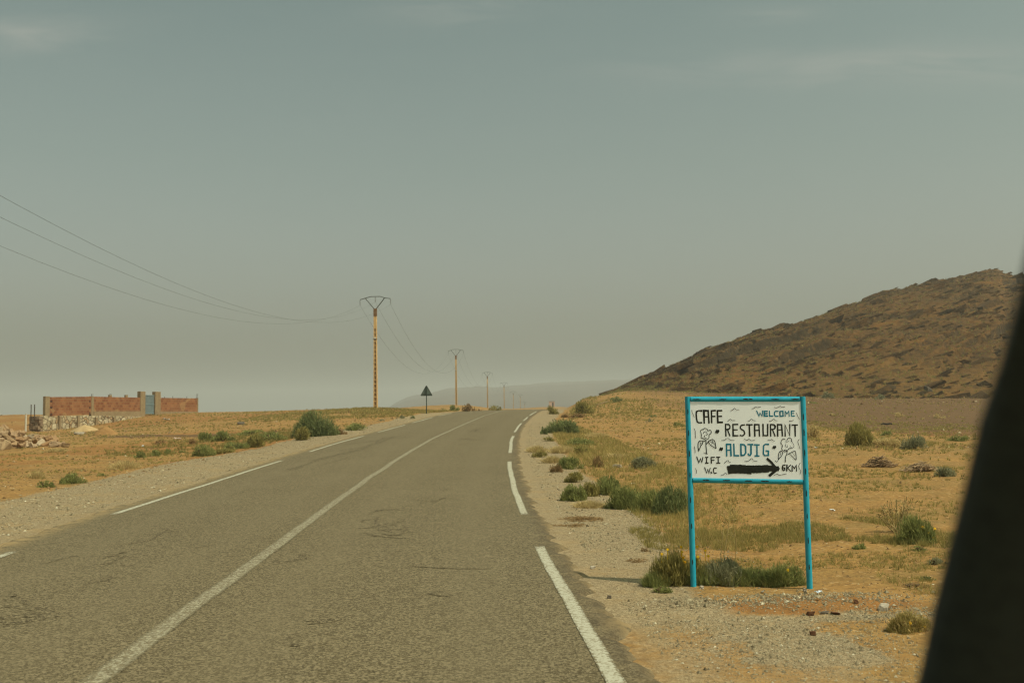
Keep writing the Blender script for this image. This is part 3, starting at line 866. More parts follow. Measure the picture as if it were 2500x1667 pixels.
sk(BLK, 16, [(1584, 1150), (1582, 1232)]); sk(BLK, 14, [(1634, 1150), (1594, 1190), (1632, 1232)])
sk(BLK, 15, [(1654, 1234), (1654, 1158), (1684, 1198), (1710, 1152), (1714, 1232)])
# arrow
sk(BLK, 112, [(812, 1226), (860, 1218)]); sk(BLK, 120, [(850, 1216), (960, 1216), (1060, 1222)]); sk(BLK, 106, [(1050, 1220), (1180, 1214), (1300, 1206)]); sk(BLK, 84, [(1290, 1204), (1400, 1200)])
sk(BLK, 34, [(1320, 1072), (1372, 1118), (1420, 1176), (1470, 1204)]); sk(BLK, 40, [(1468, 1202), (1420, 1240), (1352, 1296)]); sk(BLK, 66, [(1380, 1200), (1452, 1202)])
# flower, left
sk(BLK, 9, [(432, 800), (410, 790), (412, 752), (404, 712), (402, 688), (424, 672), (440, 676), (450, 660), (476, 660), (498, 676), (502, 692), (530, 682), (548, 698), (544, 728), (520, 744), (518, 786), (500, 806), (470, 796), (450, 810), (430, 790)], curve=True)
sk(BLK, 7, [(440, 730), (450, 708), (474, 704), (484, 722), (498, 740), (480, 752)], [(456, 790), (452, 762), (466, 756)], [(470, 790), (480, 800)], curve=True)
sk(BLK, 11, [(476, 820), (476, 900), (484, 1000)]); sk(BLK, 6, [(442, 996), (470, 1002), (496, 1010)], [(470, 1012), (494, 1014)])
sk(BLK, 11, [(374, 972), (366, 920), (368, 860), (390, 834), (430, 838), (426, 872), (404, 900), (388, 940), (374, 974)], curve=True); sk(BLK, 10, [(428, 842), (474, 824)])
sk(BLK, 7, [(392, 850), (400, 872), (394, 892)], [(404, 862), (416, 868)])
sk(BLK, 11, [(486, 872), (520, 830), (568, 812), (598, 840), (606, 890), (614, 932), (570, 910), (530, 880), (508, 850)], curve=True); sk(BLK, 7, [(530, 842), (566, 852), (590, 880)], [(556, 872), (572, 846), (562, 826)], curve=True)
# flower, right
sk(BLK, 9, [(1560, 804), (1534, 796), (1508, 820), (1504, 860), (1522, 886), (1514, 930), (1530, 958), (1566, 944), (1588, 962), (1606, 930), (1646, 918)], [(1580, 818), (1602, 786), (1634, 788), (1648, 812), (1640, 830)], curve=True)
sk(BLK, 5, [(1648, 830), (1672, 870), (1676, 900), (1650, 918), (1628, 890)], [(1566, 866), (1566, 900), (1590, 908), (1590, 880)], [(1560, 830), (1580, 838), (1612, 820)], curve=True)
sk(BLK, 9, [(1544, 972), (1582, 966), (1582, 1000), (1566, 1040), (1562, 1112)], curve=True)
sk(BLK, 9, [(1468, 1080), (1470, 1020), (1482, 976), (1510, 964), (1524, 990), (1510, 1030), (1486, 1056), (1468, 1082)], curve=True)
sk(BLK, 9, [(1590, 1010), (1640, 980), (1690, 962), (1704, 1000), (1706, 1078), (1670, 1050), (1622, 1002)], curve=True); sk(BLK, 5, [(1650, 984), (1670, 1000), (1690, 1030)], [(1498, 980), (1494, 1020)])
# dots
for (x, y, r) in ((632, 700, 40), (684, 942, 34), (1412, 910, 34)):
    sk(BLK, r, [(x - 8, y - 6), (x + 8, y + 6)]); sk(BLK, r * .5, [(x - 18, y + 14), (x + 18, y - 14)])
# birds and squiggles
for pl in ([(816, 410), (842, 402), (870, 378), (892, 396), (932, 398)], [(1104, 384), (1130, 378), (1158, 358), (1178, 366), (1226, 358)], [(1408, 364), (1440, 370), (1490, 350), (1510, 360), (1554, 356)], [(776, 558), (812, 530), (838, 546), (878, 546)], [(1052, 552), (1074, 550), (1100, 526), (1124, 544), (1156, 548)], [(1344, 552), (1370, 548), (1402, 526), (1424, 544), (1450, 548)], [(1612, 554), (1670, 542)],
           [(690, 822), (724, 820), (776, 794), (812, 816), (866, 822)], [(1000, 800), (1040, 818), (1066, 802), (1096, 822), (1150, 816)], [(1324, 812), (1358, 816), (1376, 804), (1396, 820), (1416, 824)], [(726, 1136), (778, 1098), (790, 1118), (814, 1126)], [(1008, 1110), (1064, 1100), (1108, 1068), (1130, 1100), (1180, 1104)], [(686, 1302), (716, 1296), (744, 1274), (766, 1294)], [(1406, 1296), (1452, 1276), (1480, 1290), (1574, 1272)],
           [(280, 404), (284, 440), (300, 470), (312, 506)], [(1706, 440), (1724, 478), (1746, 526)], [(312, 910), (322, 960), (324, 1000)], [(1748, 800), (1730, 830), (1742, 880), (1758, 930)], [(1762, 1120), (1744, 1160), (1752, 1200), (1770, 1230), (1762, 1270)], [(306, 660), (324, 690), (328, 740), (334, 800)], [(328, 1216), (342, 1250), (338, 1284)], [(1420, 1090), (1440, 1110), (1462, 1094)]):
    sk(BLK, 6.5, pl, curve=True)

def build_board():
    pl = on_ground(1693, 1431); pr = on_ground(1977, 1436)
    A, B = pl[:2], pr[:2]
    zA, zB = gz(*A), gz(*B)
    ang = math.atan2(B[1] - A[1], B[0] - A[0]); Wd = float(np.hypot(*(B - A)))
    root = empty("cafe_sign", (A[0], A[1], zA), ang)
    root.rotation_euler = (0, math.radians(-.25), ang)     # posts lean very slightly
    tag(root, "hand painted white cafe board in a bright blue tube frame", "sign")
    topz = at_depth(1678, 975, A[1])[2] - zA               # axis of the top rail above the foot
    botz = at_depth(1690, 1171, A[1])[2] - zA
    R = .0275
    def dashes(mb, p, q, offs, r):
        p, q = np.asarray(p, float), np.asarray(q, float); ax = (q - p) / np.linalg.norm(q - p)
        for (f, L, wob) in offs:
            c = p + (q - p) * f
            up = np.array([0, 0, 1.]) if abs(ax[2]) < .5 else np.array([1., 0, 0])
            n = 7; V = []
            for i in range(n):
                s = (i / (n - 1) - .5) * L; w = (.0042 + .003 * abs(wob)) * math.sin(math.pi * (i + .6) / (n + .2)) ** .6
                for k in (-1, 1):
                    th = (k * w + wob * .003 + .0015 * math.sin(i * 2.1 + f * 9)) / r
                    V.append(c + ax * s + (r + .0006) * (np.array([0, -1., 0]) * math.cos(th) + up * math.sin(th)))
            mb.add(V, [(2 * i, 2 * i + 1, 2 * i + 3, 2 * i + 2) for i in range(n - 1)], m=1)
    def tube(name, p, q, offs):
        mb = MB(); mb.tube([p, q], R, 20); dashes(mb, p, q, offs, R)
        o = mb.build(name, [M_TUBE, M_BLACK], root); smooth_by_angle(o, 50); return o
    H = topz + R
    tube("post", (0, 0, -.25), (0, 0, H), [(.235, .05, .2), (.40, .05, .4), (.52, .055, -.4), (.635, .05, .3), (.735, .06, .3), (.83, .055, .2), (.93, .05, -.3)])
    tube("post", (Wd, 0, -.25 - (zA - zB)), (Wd, 0, H - .020 * Wd), [(.22, .05, .4), (.34, .06, .3), (.45, .05, 0), (.555, .06, .2), (.655, .06, .3), (.74, .06, -.2), (.835, .065, .3), (.905, .06, .2)])
    SL = -.020                                           # the rails sag towards the right
    tube("top_rail", (R, 0, topz + SL * R), (Wd - R, 0, topz + SL * (Wd - R)), [(.06, .075, .2), (.30, .07, .3), (.53, .09, 1), (.78, .075, .4), (.96, .07, .6)])
    tube("bottom_rail", (R, 0, botz + SL * R), (Wd - R, 0, botz + SL * (Wd - R)), [(.12, .06, .8), (.31, .065, 1), (.51, .065, .5), (.66, .075, .6), (.88, .05, .3)])
    # panel with its painting: thin sheet set a little back from the front of the tubes
    x0, x1, z0, z1 = R * .6, Wd - R * .6, botz + R * .6, topz - R * .6
    mb = MB(); yb = -.017
    mb.box(((x0 + x1) / 2, yb + .004, (z0 + z1) / 2), (x1 - x0, .008, z1 - z0), 0)
    TL, TR, BR, BL = (264, 296), (1752, 300), (1796, 1332), (292, 1338)
    mb.V[0][:, 2] += SL * mb.V[0][:, 0]
    def uv(x, y):
        v = (y - TL[1]) / (BL[1] - TL[1])
        xl = TL[0] + (BL[0] - TL[0]) * v; xr = TR[0] + (BR[0] - TR[0]) * v
        return (x - xl) / (xr - xl), v
    px0, px1, pz0, pz1 = R, Wd - R, botz + R, topz - R
    sc = (px1 - px0) / 1495.0
    r = np.random.default_rng(3)
    for k, (col, w, P) in enumerate(STROKES):
        P = np.array([(px0 + (px1 - px0) * uv(x, y)[0], pz1 + (pz0 - pz1) * uv(x, y)[1]) for x, y in P])
        ww = w * sc * (1 + r.normal(0, .10 if w < 60 else .06, len(P)))
        if w >= 60:                                          # ragged brushwork on the arrow
            Q2 = np.stack([np.interp(np.linspace(0, 1, 14), np.linspace(0, 1, len(P)), P[:, c]) for c in (0, 1)], 1)
            P, ww = Q2, w * sc * (1 + r.normal(0, .035, 14))
        V, Q = ribbon(P, ww)
        V3 = np.stack([V[:, 0], np.full(len(V), yb - .0012 - k * 1.2e-5), V[:, 1] + SL * V[:, 0]], 1)
        mb.add(V3, [tuple(reversed(q)) for q in Q], m=col)
    mb.build("panel", [M_PANEL, M_BLACK, M_LETBLUE], root)
build_board()

# ------------------------------------------------------------------ power line
M_CONC = NT("pole_concrete", (.84, .82, .86))
_c = M_CONC.mix(M_CONC.rng(M_CONC.noise(1.3, 5), .35, .7), (.72, .49, .205), (.60, .40, .17))
M_CONC.color(M_CONC.mix(M_CONC.rng(M_CONC.noise(9, 5, .7), .5, .75, 0, .5), _c, (.28, .15, .06))); M_CONC = M_CONC.m
M_BRACK = simple("bracket_concrete", (.23, .125, .055), (.17, .095, .045), 5)
M_GALV = simple("galvanised_steel", (.060, .072, .060), (.085, .098, .080), 14, .6, 0, .3)
M_GLASS = simple("insulator_porcelain", (.10, .11, .095), (.16, .17, .15), 20, .35, 0, .5)
M_WHITE = simple("white_plate", (.72, .72, .66), (.6, .6, .54), 8)
ARM = [(-1.51, -.29), (-.99, -.15), (-.44, 0), (.48, 0), (.95, -.15), (1.54, -.24)]
def make_pole():
    root = empty("utility_pole")
    mb = MB(); Ht, Zt = 10.95, 9.15                    # overall height, top of the shaft
    wb, wt, dp = .42, .27, .32
    def w(z): return wb + (wt - wb) * z / Zt
    def flange(s):
        f = .085
        V = []
        for z in (-.8, Zt):
            x1 = s * w(max(z, 0)) / 2; x0 = x1 - s * f
            for (x, y) in ((x0, -dp / 2), (x1, -dp / 2), (x1, dp / 2), (x0, dp / 2)): V.append((x, y, z))
        Q = [(0, 1, 5, 4), (1, 2, 6, 5), (2, 3, 7, 6), (3, 0, 4, 7), (4, 5, 6, 7)]
        if s < 0: Q = [tuple(reversed(q)) for q in Q]
        mb.add(V, Q)
    flange(-1); flange(1)
    k = 0; z = .12
    while z < 7.7:
        mb.box((0, 0, z), (w(z) - .172, dp * .93, .095)); z += .425; k += 1
    V = []
    for zz in (-.8, 7.9):
        x = w(max(zz, 0)) / 2 - .088
        V += [(-x, .11, zz), (x, .11, zz), (x, .15, zz), (-x, .15, zz)]
    mb.add(V, [(0, 1, 5, 4), (1, 2, 6, 5), (2, 3, 7, 6), (3, 0, 4, 7)])
    mb.box((0, 0, (7.75 + Zt) / 2), (w(8.4) - .173, dp * .96, Zt - 7.75))
    mb.build("shaft", [M_CONC], root)
    b = MB(); b.box((0, -.17, 9.36), (.30, .035, .74)); b.box((0, .17, 9.36), (.30, .035, .74)); b.box((-.142, 0, 9.36), (.03, .305, .74)); b.box((.142, 0, 9.36), (.03, .305, .74))
    b.build("bracket", [M_BRACK], root)
    for s in (-1, 1):
        m = MB(); m.tube([(s * .05, 0, 9.65), (s * (.99 if s < 0 else .95), 0, Ht - .15)], .048, 6); m.build("brace", [M_GALV], root)
    a = MB(); a.tube([(x, 0, Ht + z) for x, z in ARM], .040, 6); a.build("crossarm", [M_GALV], root)
    for x, z in ((-1.51, -.29), (.02, 0), (1.54, -.24)):
        i = MB(); zt = Ht + z - .02
        i.tube([(x, 0, zt), (x, 0, zt - .52)], .012, 5)
        for q in range(4): i.tube([(x, 0, zt - .10 - q * .11), (x, 0, zt - .15 - q * .11)], [.05, .068], 8)
        i.build("insulator", [M_GLASS], root)
    g = MB(); g.box((0, -.18, 6.72), (.46, .03, .035)); g.build("climbing_bar", [M_GALV], root)
    g = MB(); g.box((0, -.205, 6.80), (.12, .012, .16)); g.build("plate", [M_WHITE], root)
    return root
POLE_TOPS = [(915.9, 723.9), (1112.8, 852.9), (1189.5, 908.2), (1230.3, 933.7), (1253, 954.8), (1270, 962.8), (1281, 980.8)]
pole_lab = ["nearest and tallest concrete utility pole with ladder like shaft, in front of the triangular sign",
            "second nearest concrete utility pole, rising behind the roadside bushes on the crest",
            "third utility pole along the road, with its foot behind olive scrub on the crest",
            "fourth utility pole along the line, thin and paling in the dust haze",
            "fifth utility pole in the line, faint in haze over the crest of the road",
            "sixth utility pole in the line, very faint, just before the last one",
            "last and faintest utility pole, only its Y shaped top above the crest"]
proto = make_pole()
pole_at = []
for k, (px, py) in enumerate(POLE_TOPS):
    Y = 98.6 * (k + 1); p = at_depth(px, py, Y)
    if k == 0: r = proto
    else:
        r = proto.copy(); COL.objects.link(r)
        for ch in list(proto.children):
            c = ch.copy(); COL.objects.link(c); c.parent = r
    r.location = (p[0], Y, p[2] - 10.95); r.rotation_euler = (0, 0, math.radians(-2.2))
    pole_at.append(np.array([p[0], Y, p[2] - 10.95]))
    tag(r, pole_lab[k], "utility pole", "concrete utility poles along the road")
def build_wires():
    mw = simple("cable_aluminium", (.11, .12, .11), (.16, .17, .155), 30, .5)
    for (ax, az, lab) in ((-1.51, -.29, "power cable on the outer end of the crossarms, lowest where it leaves the picture"), (.02, 0, "middle power cable of the three, hung from the centre of the crossarms"), (1.54, -.24, "power cable on the road side of the crossarms, highest where it leaves the picture")):
        ends = [np.array([-17.0 + ax, -1.5, 12.55 + az])] + [p + np.array([ax, 0, 10.95 + az - .55]) for p in pole_at]
        if ax == .02: ends[0][2] -= .1
        pts = []
        for a, b in zip(ends[:-1], ends[1:]):
            for t in np.linspace(0, 1, 41)[(0 if not pts else 1):]:
                q = a + (b - a) * t; q[2] -= 5.3 * 4 * t * (1 - t); pts.append(q)
        m = MB(); m.tube(pts, [.0052 if p[1] < 95 else .009 for p in pts], 6, cap=False)
        o = m.build("power_cable", [mw]); tag(o, lab, "power cable", "power cables strung along the poles")
build_wires()

# ------------------------------------------------------------------ triangular sign seen from behind
def build_triangle():
    p = on_ground(1040.5, 1001.5); Y = 80.0
    top = at_depth(1041, 940, Y); X = top[0]; z0 = gz(X, Y)
    root = empty("warning_sign", (X, Y, z0)); tag(root, "grey back of a triangular warning sign on a post by the road", "road sign")
    H = top[2] - z0; s = .98; h = s * .866
    def tri(sz, y0, y1):
        out = []
        for (cx, cz_) in ((-sz / 2, 0), (sz / 2, 0), (0, sz * .866)):
            for a in np.linspace(0, 2 * math.pi / 3, 5): out.append((cx, cz_, a))
        cor = [np.array([-sz / 2, 0]), np.array([sz / 2, 0]), np.array([0, sz * .866])]
        cen = np.array([0, sz * .2887]); r = .05; pts = []
        for i, c in enumerate(cor):
            c2 = c + (cen - c) / np.linalg.norm(cen - c) * r * 2
            a0 = math.atan2(*(c - cen)[::-1])
            for a in np.linspace(a0 - math.pi / 3, a0 + math.pi / 3, 6): pts.append(c2 + r * np.array([math.cos(a), math.sin(a)]))
        return pts
    zt = H - h
    m = MB(); P = tri(s, 0, 0); n = len(P)
    V = [(x, -.005, z + zt) for x, z in P] + [(x, .012, z + zt) for x, z in P] + [(0, -.005, zt + s * .29), (0, .012, zt + s * .29)]
    Q = [(i, (i + 1) % n, n + (i + 1) % n, n + i) for i in range(n)]
    T = [(2 * n, (i + 1) % n, i) for i in range(n)] + [(2 * n + 1, n + i, n + (i + 1) % n) for i in range(n)]
    m.add(V, Q, T); m.build("plate", [simple("sign_back", (.10, .135, .115), (.125, .16, .135), 6, .6)], root)
    m = MB(); m.tube([(x, -.01, z + zt) for x, z in P + [P[0]]], .016, 6, cap=False); m.build("rim", [M_GALV], root)
    m = MB(); m.box((0, -.055, H / 2 - .1), (.07, .06, H + .1)); m.build("post", [simple("sign_post", (.035, .05, .04), (.05, .065, .052), 6, .6)], root)
    m = MB(); m.box((0, -.022, zt + .13), (s * .78, .025, .05)); m.build("bracket", [M_GALV], root)
build_triangle()

# ------------------------------------------------------------------ unfinished enclosure
WA, WB = at_depth(110, 968, 90.0), at_depth(485, 972, 111.6)
wt_ = np.array([WB[0] - WA[0], WB[1] - WA[1]]); WL = float(np.hypot(*wt_)); wt_ /= WL
wn_ = np.array([wt_[1], -wt_[0]])                  # towards the road
def wall_sz(px, py):
    dx, dz = ray(px, py)
    # (dx*Y, Y) = WA + s*wt
    den = dx * wt_[1] - wt_[0]
    Y = (WA[0] * wt_[1] - WA[1] * wt_[0]) / den
    s = (dx * Y - WA[0]) * wt_[0] + (Y - WA[1]) * wt_[1]
    return float(s), float(EYE + dz * Y)
def w2(zx, zy): return wall_sz(zx / 4.523, 920 + zy / 4.523)

def mat_brick():
    t = NT("hollow_brick", (.74, .88, .82))
    b = t.n.new("ShaderNodeTexBrick")
    mp = t.n.new("ShaderNodeMapping"); mp.inputs["Rotation"].default_value = (math.radians(90), 0, 0)
    t.l.new(t.co(), mp.inputs[0]); t.l.new(mp.outputs[0], b.inputs["Vector"])
    b.inputs["Color1"].default_value = (.215, .062, .028, 1); b.inputs["Color2"].default_value = (.37, .135, .060, 1)
    b.inputs["Mortar"].default_value = (.30, .17, .095, 1)
    b.inputs["Scale"].default_value = 1.0; b.inputs["Brick Width"].default_value = .42; b.inputs["Row Height"].default_value = .27
    b.inputs["Mortar Size"].default_value = .014; b.inputs["Bias"].default_value = -.1
    c = t.mix(t.rng(t.noise(.9, 5), .5, .75, 0, .6), b.outputs[0], (.30, .13, .065))
    odd = t.sepc(t.vor(1.15, "Color"))
    c = t.mix(t.rng(odd[0], .90, .93, 0, .32), c, (.52, .30, .14))
    c = t.mix(t.rng(t.noise(14, 5, .7), .52, .75, 0, .45), c, (.20, .075, .04))
    t.bump(b.outputs["Fac"], -.5, .02)
    return t.color(c)
def mat_stonework():
    t = NT("rubble_masonry")
    v = t.n.new("ShaderNodeTexVoronoi"); v.feature = 'DISTANCE_TO_EDGE'; v.inputs["Scale"].default_value = 2.3
    c_ = t.n.new("ShaderNodeTexVoronoi"); c_.inputs["Scale"].default_value = 2.3
    t.l.new(t.co(), v.inputs["Vector"]); t.l.new(t.co(), c_.inputs["Vector"])
    k = t.sepc(c_.outputs["Color"])
    c = t.mix(k[0], (.33, .265, .155), (.48, .40, .26))
    c = t.mix(t.rng(k[1], .62, .9, 0, .7), c, (.36, .22, .10))
    c = t.mix(t.rng(v.outputs["Distance"], .015, .055, .85, 0), c, (.15, .10, .055))
    t.bump(t.rng(v.outputs["Distance"], 0, .1), .9, .08)
    return t.color(c)
M_BRICK, M_STONEWORK = mat_brick(), mat_stonework()
M_CONCR = simple("raw_concrete", (.33, .245, .135), (.26, .185, .10), 2.5, .9, .3, .15, 14)
M_REBAR = simple("rusty_rebar", (.055, .045, .035), (.09, .06, .04), 10)
M_GATE = simple("gate_paint", (.150, .185, .185), (.185, .220, .215), 3, .55)

def build_enclosure():
    root = empty("unfinished_enclosure", (WA[0], WA[1], 0.0), math.atan2(wt_[1], wt_[0]))
    tag(root, "unfinished red brick enclosure wall on a rubble stone base with a blue grey gate", "building")
    # local frame: x along the wall, y = behind (away from the road), z up
    def seg(name, xa, xb, za0, za1, zb0, zb1, mat, y0=0.0, y1=.2, parent=root, merge=None):
        m = merge or MB()
        V = [(xa, y0, za0), (xb, y0, zb0), (xb, y1, zb0), (xa, y1, za0), (xa, y0, za1), (xb, y0, zb1), (xb, y1, zb1), (xa, y1, za1)]
        m.add(V, [(0, 3, 2, 1), (4, 5, 6, 7), (0, 1, 5, 4), (1, 2, 6, 5), (2, 3, 7, 6), (3, 0, 4, 7)])
        if merge is None: return m.build(name, [mat], parent)
    col_l = w2(500, 215)[0]; c0 = w2(549, 222)[0]; k1, k1b = w2(1008, 215)[0], w2(1036, 215)[0]
    gl, gl2 = w2(1548, 160)[0], w2(1603, 160)[0]; gr, gr2 = w2(1712, 163)[0], w2(1772, 163)[0]; end = w2(2188, 235)[0]
    zt0, zt1, zt2, zt3 = w2(549, 222)[1], w2(1010, 217)[1], w2(1548, 228)[1], w2(2188, 236)[1]
    zb0, zb1 = w2(549, 430)[1], w2(1010, 412)[1]; zp1, zp2 = w2(1040, 378)[1], w2(1600, 376)[1]
    zr = w2(1780, 378)[1]; zr2 = w2(2188, 380)[1]
    seg("brick_wall", c0, k1, zb0, zt0, zb1, zt1, M_BRICK)
    seg("brick_wall", k1b, gl, zp1, zt1, zp2, zt2, M_BRICK)
    seg("brick_wall", gr2, end - .18, zr, zt2, zr2, zt3, M_BRICK)
    # concrete columns
    def column(xa, xb, z0, z1, y0=-.03, y1=.24, m=M_CONCR): return seg("column", xa, xb, z0, z1, z0, z1, m, y0, y1)
    column(col_l, c0 - .003, zb0 - .05, zt0 + .06)
    o = column(k1 + .003, k1b - .003, -.2, zt1 + .03)
    bars = [o]
    column(gl + .003, gl2, zp2 - 1.2, w2(1575, 160)[1], -.05, .35); column(gr, gr2 - .003, zp2 - 1.2, w2(1740, 163)[1], -.05, .35)
    column(end - .177, end, zr2 - 1, zt3 + .03)
    # stubs and rebar standing above the wall
    mr = MB()
    def rods(zx, zy0, zy1, n=3, sp=.09):
        x = w2(zx, zy0)[0]; z0, z1 = w2(zx, zy0)[1], w2(zx, zy1)[1]
        for k in range(n):
            mr = MB(); mr.tube([(x + (k - (n - 1) / 2) * sp, .06 + .05 * (k % 2), z0 - .1), (x + (k - (n - 1) / 2) * sp + .02, .06 + .05 * (k % 2), z1 - .05 * (k % 2))], .016, 5); mr.build("rebar", [M_REBAR], root)
    for a in ((1022, 216, 186), (2182, 236, 182), (1224, 217, 182)): rods(*a)
    rods(1402, 220, 196, 4, .07); rods(1915, 232, 208, 2); rods(2070, 235, 214, 2); rods(1825, 232, 216, 2); rods(1550, 180, 178, 2)
    for zx in (1224, 1402):
        x = w2(zx, 217)[0]; z = w2(zx, 219)[1]; seg("column_stub", x - .16, x + .16, z - .05, z + .19, z - .05, z + .19, M_CONCR, .01, .19)
    # dark patches painted for the shade in the open toothing beside the columns
    mv = simple("shade_brown", (.055, .026, .018), (.085, .04, .025), 9)
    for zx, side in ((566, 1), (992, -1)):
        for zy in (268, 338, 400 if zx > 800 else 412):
            x, z = w2(zx, zy); mt = MB(); mt.box((x, -.003, z), (.26 if side > 0 else .17, .012, .19)); mt.build("toothing_shade", [mv], root)
    # concrete plinth under the long brick run
    seg("plinth", k1b, gl, zp1 - .66, zp1 - .003, zp2 - .66, zp2 - .003, M_CONCR, -.08, .26)
    seg("plinth", gr2, end, zr - .5, zr - .003, zr2 - .5, zr2 - .003, M_CONCR, -.06, .24)
    # stone base
    s0 = w2(432, 440)[0]; zs = zb0 - .02
    zA = gz(WA[0], WA[1] - 2) - .8
    m = MB(); nseg = 40
    xs = np.concatenate([np.linspace(s0, k1, 16), np.linspace(k1, gl2, 24)[1:]])
    r = np.random.default_rng(12)
    V, nz = [], 7
    for k, x in enumerate(xs):
        top = zs if x <= k1 else zs + (zp2 - .62 - zs) * (x - k1) / (gl2 - k1)
        for q in range(nz):
            f = q / (nz - 1); V.append((x, -.34 + r.normal(0, .035) + .1 * f, zA + (top - zA) * f + (r.normal(0, .03) if q == nz - 1 else 0)))
        V.append((x, .9, top)); V.append((x, .9, zA))
    L = nz + 2
    m.add(V, [(k * L + q, (k + 1) * L + q, (k + 1) * L + q + 1, k * L + q + 1) for k in range(len(xs) - 1) for q in range(L - 1)] , [])
    # near end of the base, unpointed stone with the shade put into its darker colour
    m.build("stone_base", [M_STONEWORK], root)
    m = MB(); nb = 0
    for q in range(7):
        for k in range(4):
            m.box((s0 - .12 + r.normal(0, .05), -.22 + k * .30 + r.normal(0, .03), zA + .15 + (zs - zA - .1) * (q + .3) / 7), (.30 + r.random() * .12, .29, .30), R=Matrix.Rotation(r.normal(0, .15), 3, 'Y'))
    m.build("rough_return", [simple("shaded_rubble", (.30, .215, .13), (.20, .14, .09), 2.5, .9, .5)], root)["label"] = "unpointed stone end of the base, coloured dark for its shaded side"
    for zx in (628, 830, 1030, 1228):
        x = w2(zx, 500)[0]; top = zs if x <= k1 else zs - .2
        seg("base_column", x - .13, x + .13, zA, top - .01, zA, top - .01, M_CONCR, -.42, -.12)
    mr = MB()
    for zx in (362, 400):
        x, z = w2(zx, 440); mr = MB(); mr.tube([(x, .2, z - .3), (x, .2, w2(zx, 303)[1])], .042, 6); mr.build("starter_bar", [M_REBAR], root)
    # gate
    g0, g1 = gl2 + .02, gr - .02; zg0, zg1 = zp2 - .32, w2(1660, 198)[1]
    gm = MB(); gm.box(((g0 + g1) / 2, .12, (zg0 + zg1) / 2), (g1 - g0, .03, zg1 - zg0)); gate = gm.build("gate", [M_GATE], root)
    gb = MB()
    for k in range(9): gb.box((g0 + .06 + (g1 - g0 - .12) * k / 8, .085, (zg0 + zg1) / 2), (.035, .03, zg1 - zg0 - .04))
    for f in (.03, .5, .97): gb.box(((g0 + g1) / 2, .075, zg0 + (zg1 - zg0) * f), (g1 - g0, .03, .06))
    gb.build("gate_bars", [simple("gate_bar_paint", (.19, .27, .28), (.24, .32, .325), 3, .5)], gate)
build_enclosure()

M_POSTW = simple("white_post_paint", (.62, .58, .46), (.5, .46, .36), 3)
p = at_depth(63, 1031, 80.0)
m = MB(); m.tube([(0, 0, -.3), (0, 0, 1.50)], .075, 8)
o = m.build("marker_post", [M_POSTW], None, (p[0], p[1], gz(p[0], p[1]))); tag(o, "thin white post standing alone left of the stone base", "post")

# heaps of sand by the wall
def heap(px, py, wpx, hpx, mat, label, seed, depth=.7):
    p = on_ground(px, py); w = wpx * p[1] / F_PX; h = hpx * p[1] / F_PX
    n = 40; a = np.linspace(-1.25, 1.25, n); X, Y = np.meshgrid(a, a)
    r = np.hypot(X, Y)
    Z = h * np.clip(1 - r ** 1.25, -.12, 1) + (fbm(X * 3 + seed, Y * 3, seed, 4) - .5) * h * .28
    V = np.stack([X * w / 2, Y * w / 2 * depth, Z - .02], -1).reshape(-1, 3)
    i = np.arange(n - 1)[:, None] * n; j = np.arange(n - 1)[None]
    Q = np.stack([i + j, i + j + 1, i + n + j + 1, i + n + j], -1).reshape(-1, 4)
    o = link("sand_heap", mesh_np("sand_heap", V, Q, None, [mat], None, True), None, (p[0], p[1] + w * depth * .35, gz(p[0], p[1] + w * depth * .35)))
    return tag(o, label, "sand heap", "heaps of sand at the foot of the wall")
heap(200, 1053, 74, 17, simple("pale_sand", (.50, .36, .18), (.42, .29, .14), 3, .95, .3), "pale yellow sand heap against the rubble stone base", 3)
heap(252, 1062, 64, 22, simple("brown_sand", (.36, .205, .075), (.28, .155, .06), 3, .95, .3), "darker brown sand heap in front of the pale one", 8)

# ------------------------------------------------------------------ loose building stones
def stone_mesh(name, seed, mat, flat=.7, sub=1):
    import bmesh
    r = np.random.default_rng(seed)
    bm = bmesh.new(); bmesh.ops.create_cube(bm, size=1.0)
    bmesh.ops.bevel(bm, geom=bm.edges[:], offset=.10, segments=1, affect='EDGES')
    bmesh.ops.subdivide_edges(bm, edges=bm.edges[:], cuts=sub, use_grid_fill=True)
    sh = r.uniform(.7, 1.25, 3); k = r.normal(0, .25, (3, 3))
    for v in bm.verts:
        c = np.array(v.co)
        c = c * sh + (k @ c) * np.array([.5, .5, .35])
        c = c + (np.array([float(vnoise(np.array([c[0] * 2.2 + 7 * q + seed]), np.array([c[1] * 2.2 + c[2] * 1.7]), seed + q)[0]) for q in range(3)]) - .5) * .30
        v.co = c * np.array([1, .8, flat])
    me = bpy.data.meshes.new(name); bm.to_mesh(me); bm.free(); me.materials.append(mat)
    return me
def mat_stone(name, cols):
    t = NT(name); r = t.n.new("ShaderNodeValToRGB"); t.l.new(t.rnd(), r.inputs[0])
    e = r.color_ramp.elements
    while len(e) < len(cols): e.new(.5)
    for k, c in enumerate(cols): e[k].position = k / (len(cols) - 1); e[k].color = (*c, 1)
    c = t.mix(t.rng(t.noise(3, 5), .4, .7, 0, .55), r.outputs[0], (.24, .15, .08))
    c = t.mix(t.rng(t.noise(14, 5), .55, .75, 0, .4), c, (.12, .08, .05))
    t.bump(t.noise(9, 5), .5, .04)
    return t.color(c)
M_BLOCK = mat_stone("building_stone", [(.40, .30, .17), (.34, .20, .095), (.48, .40, .27), (.42, .24, .11), (.37, .30, .20)])
BLOCKS = [stone_mesh("building_stone", 40 + k, M_BLOCK) for k in range(8)]
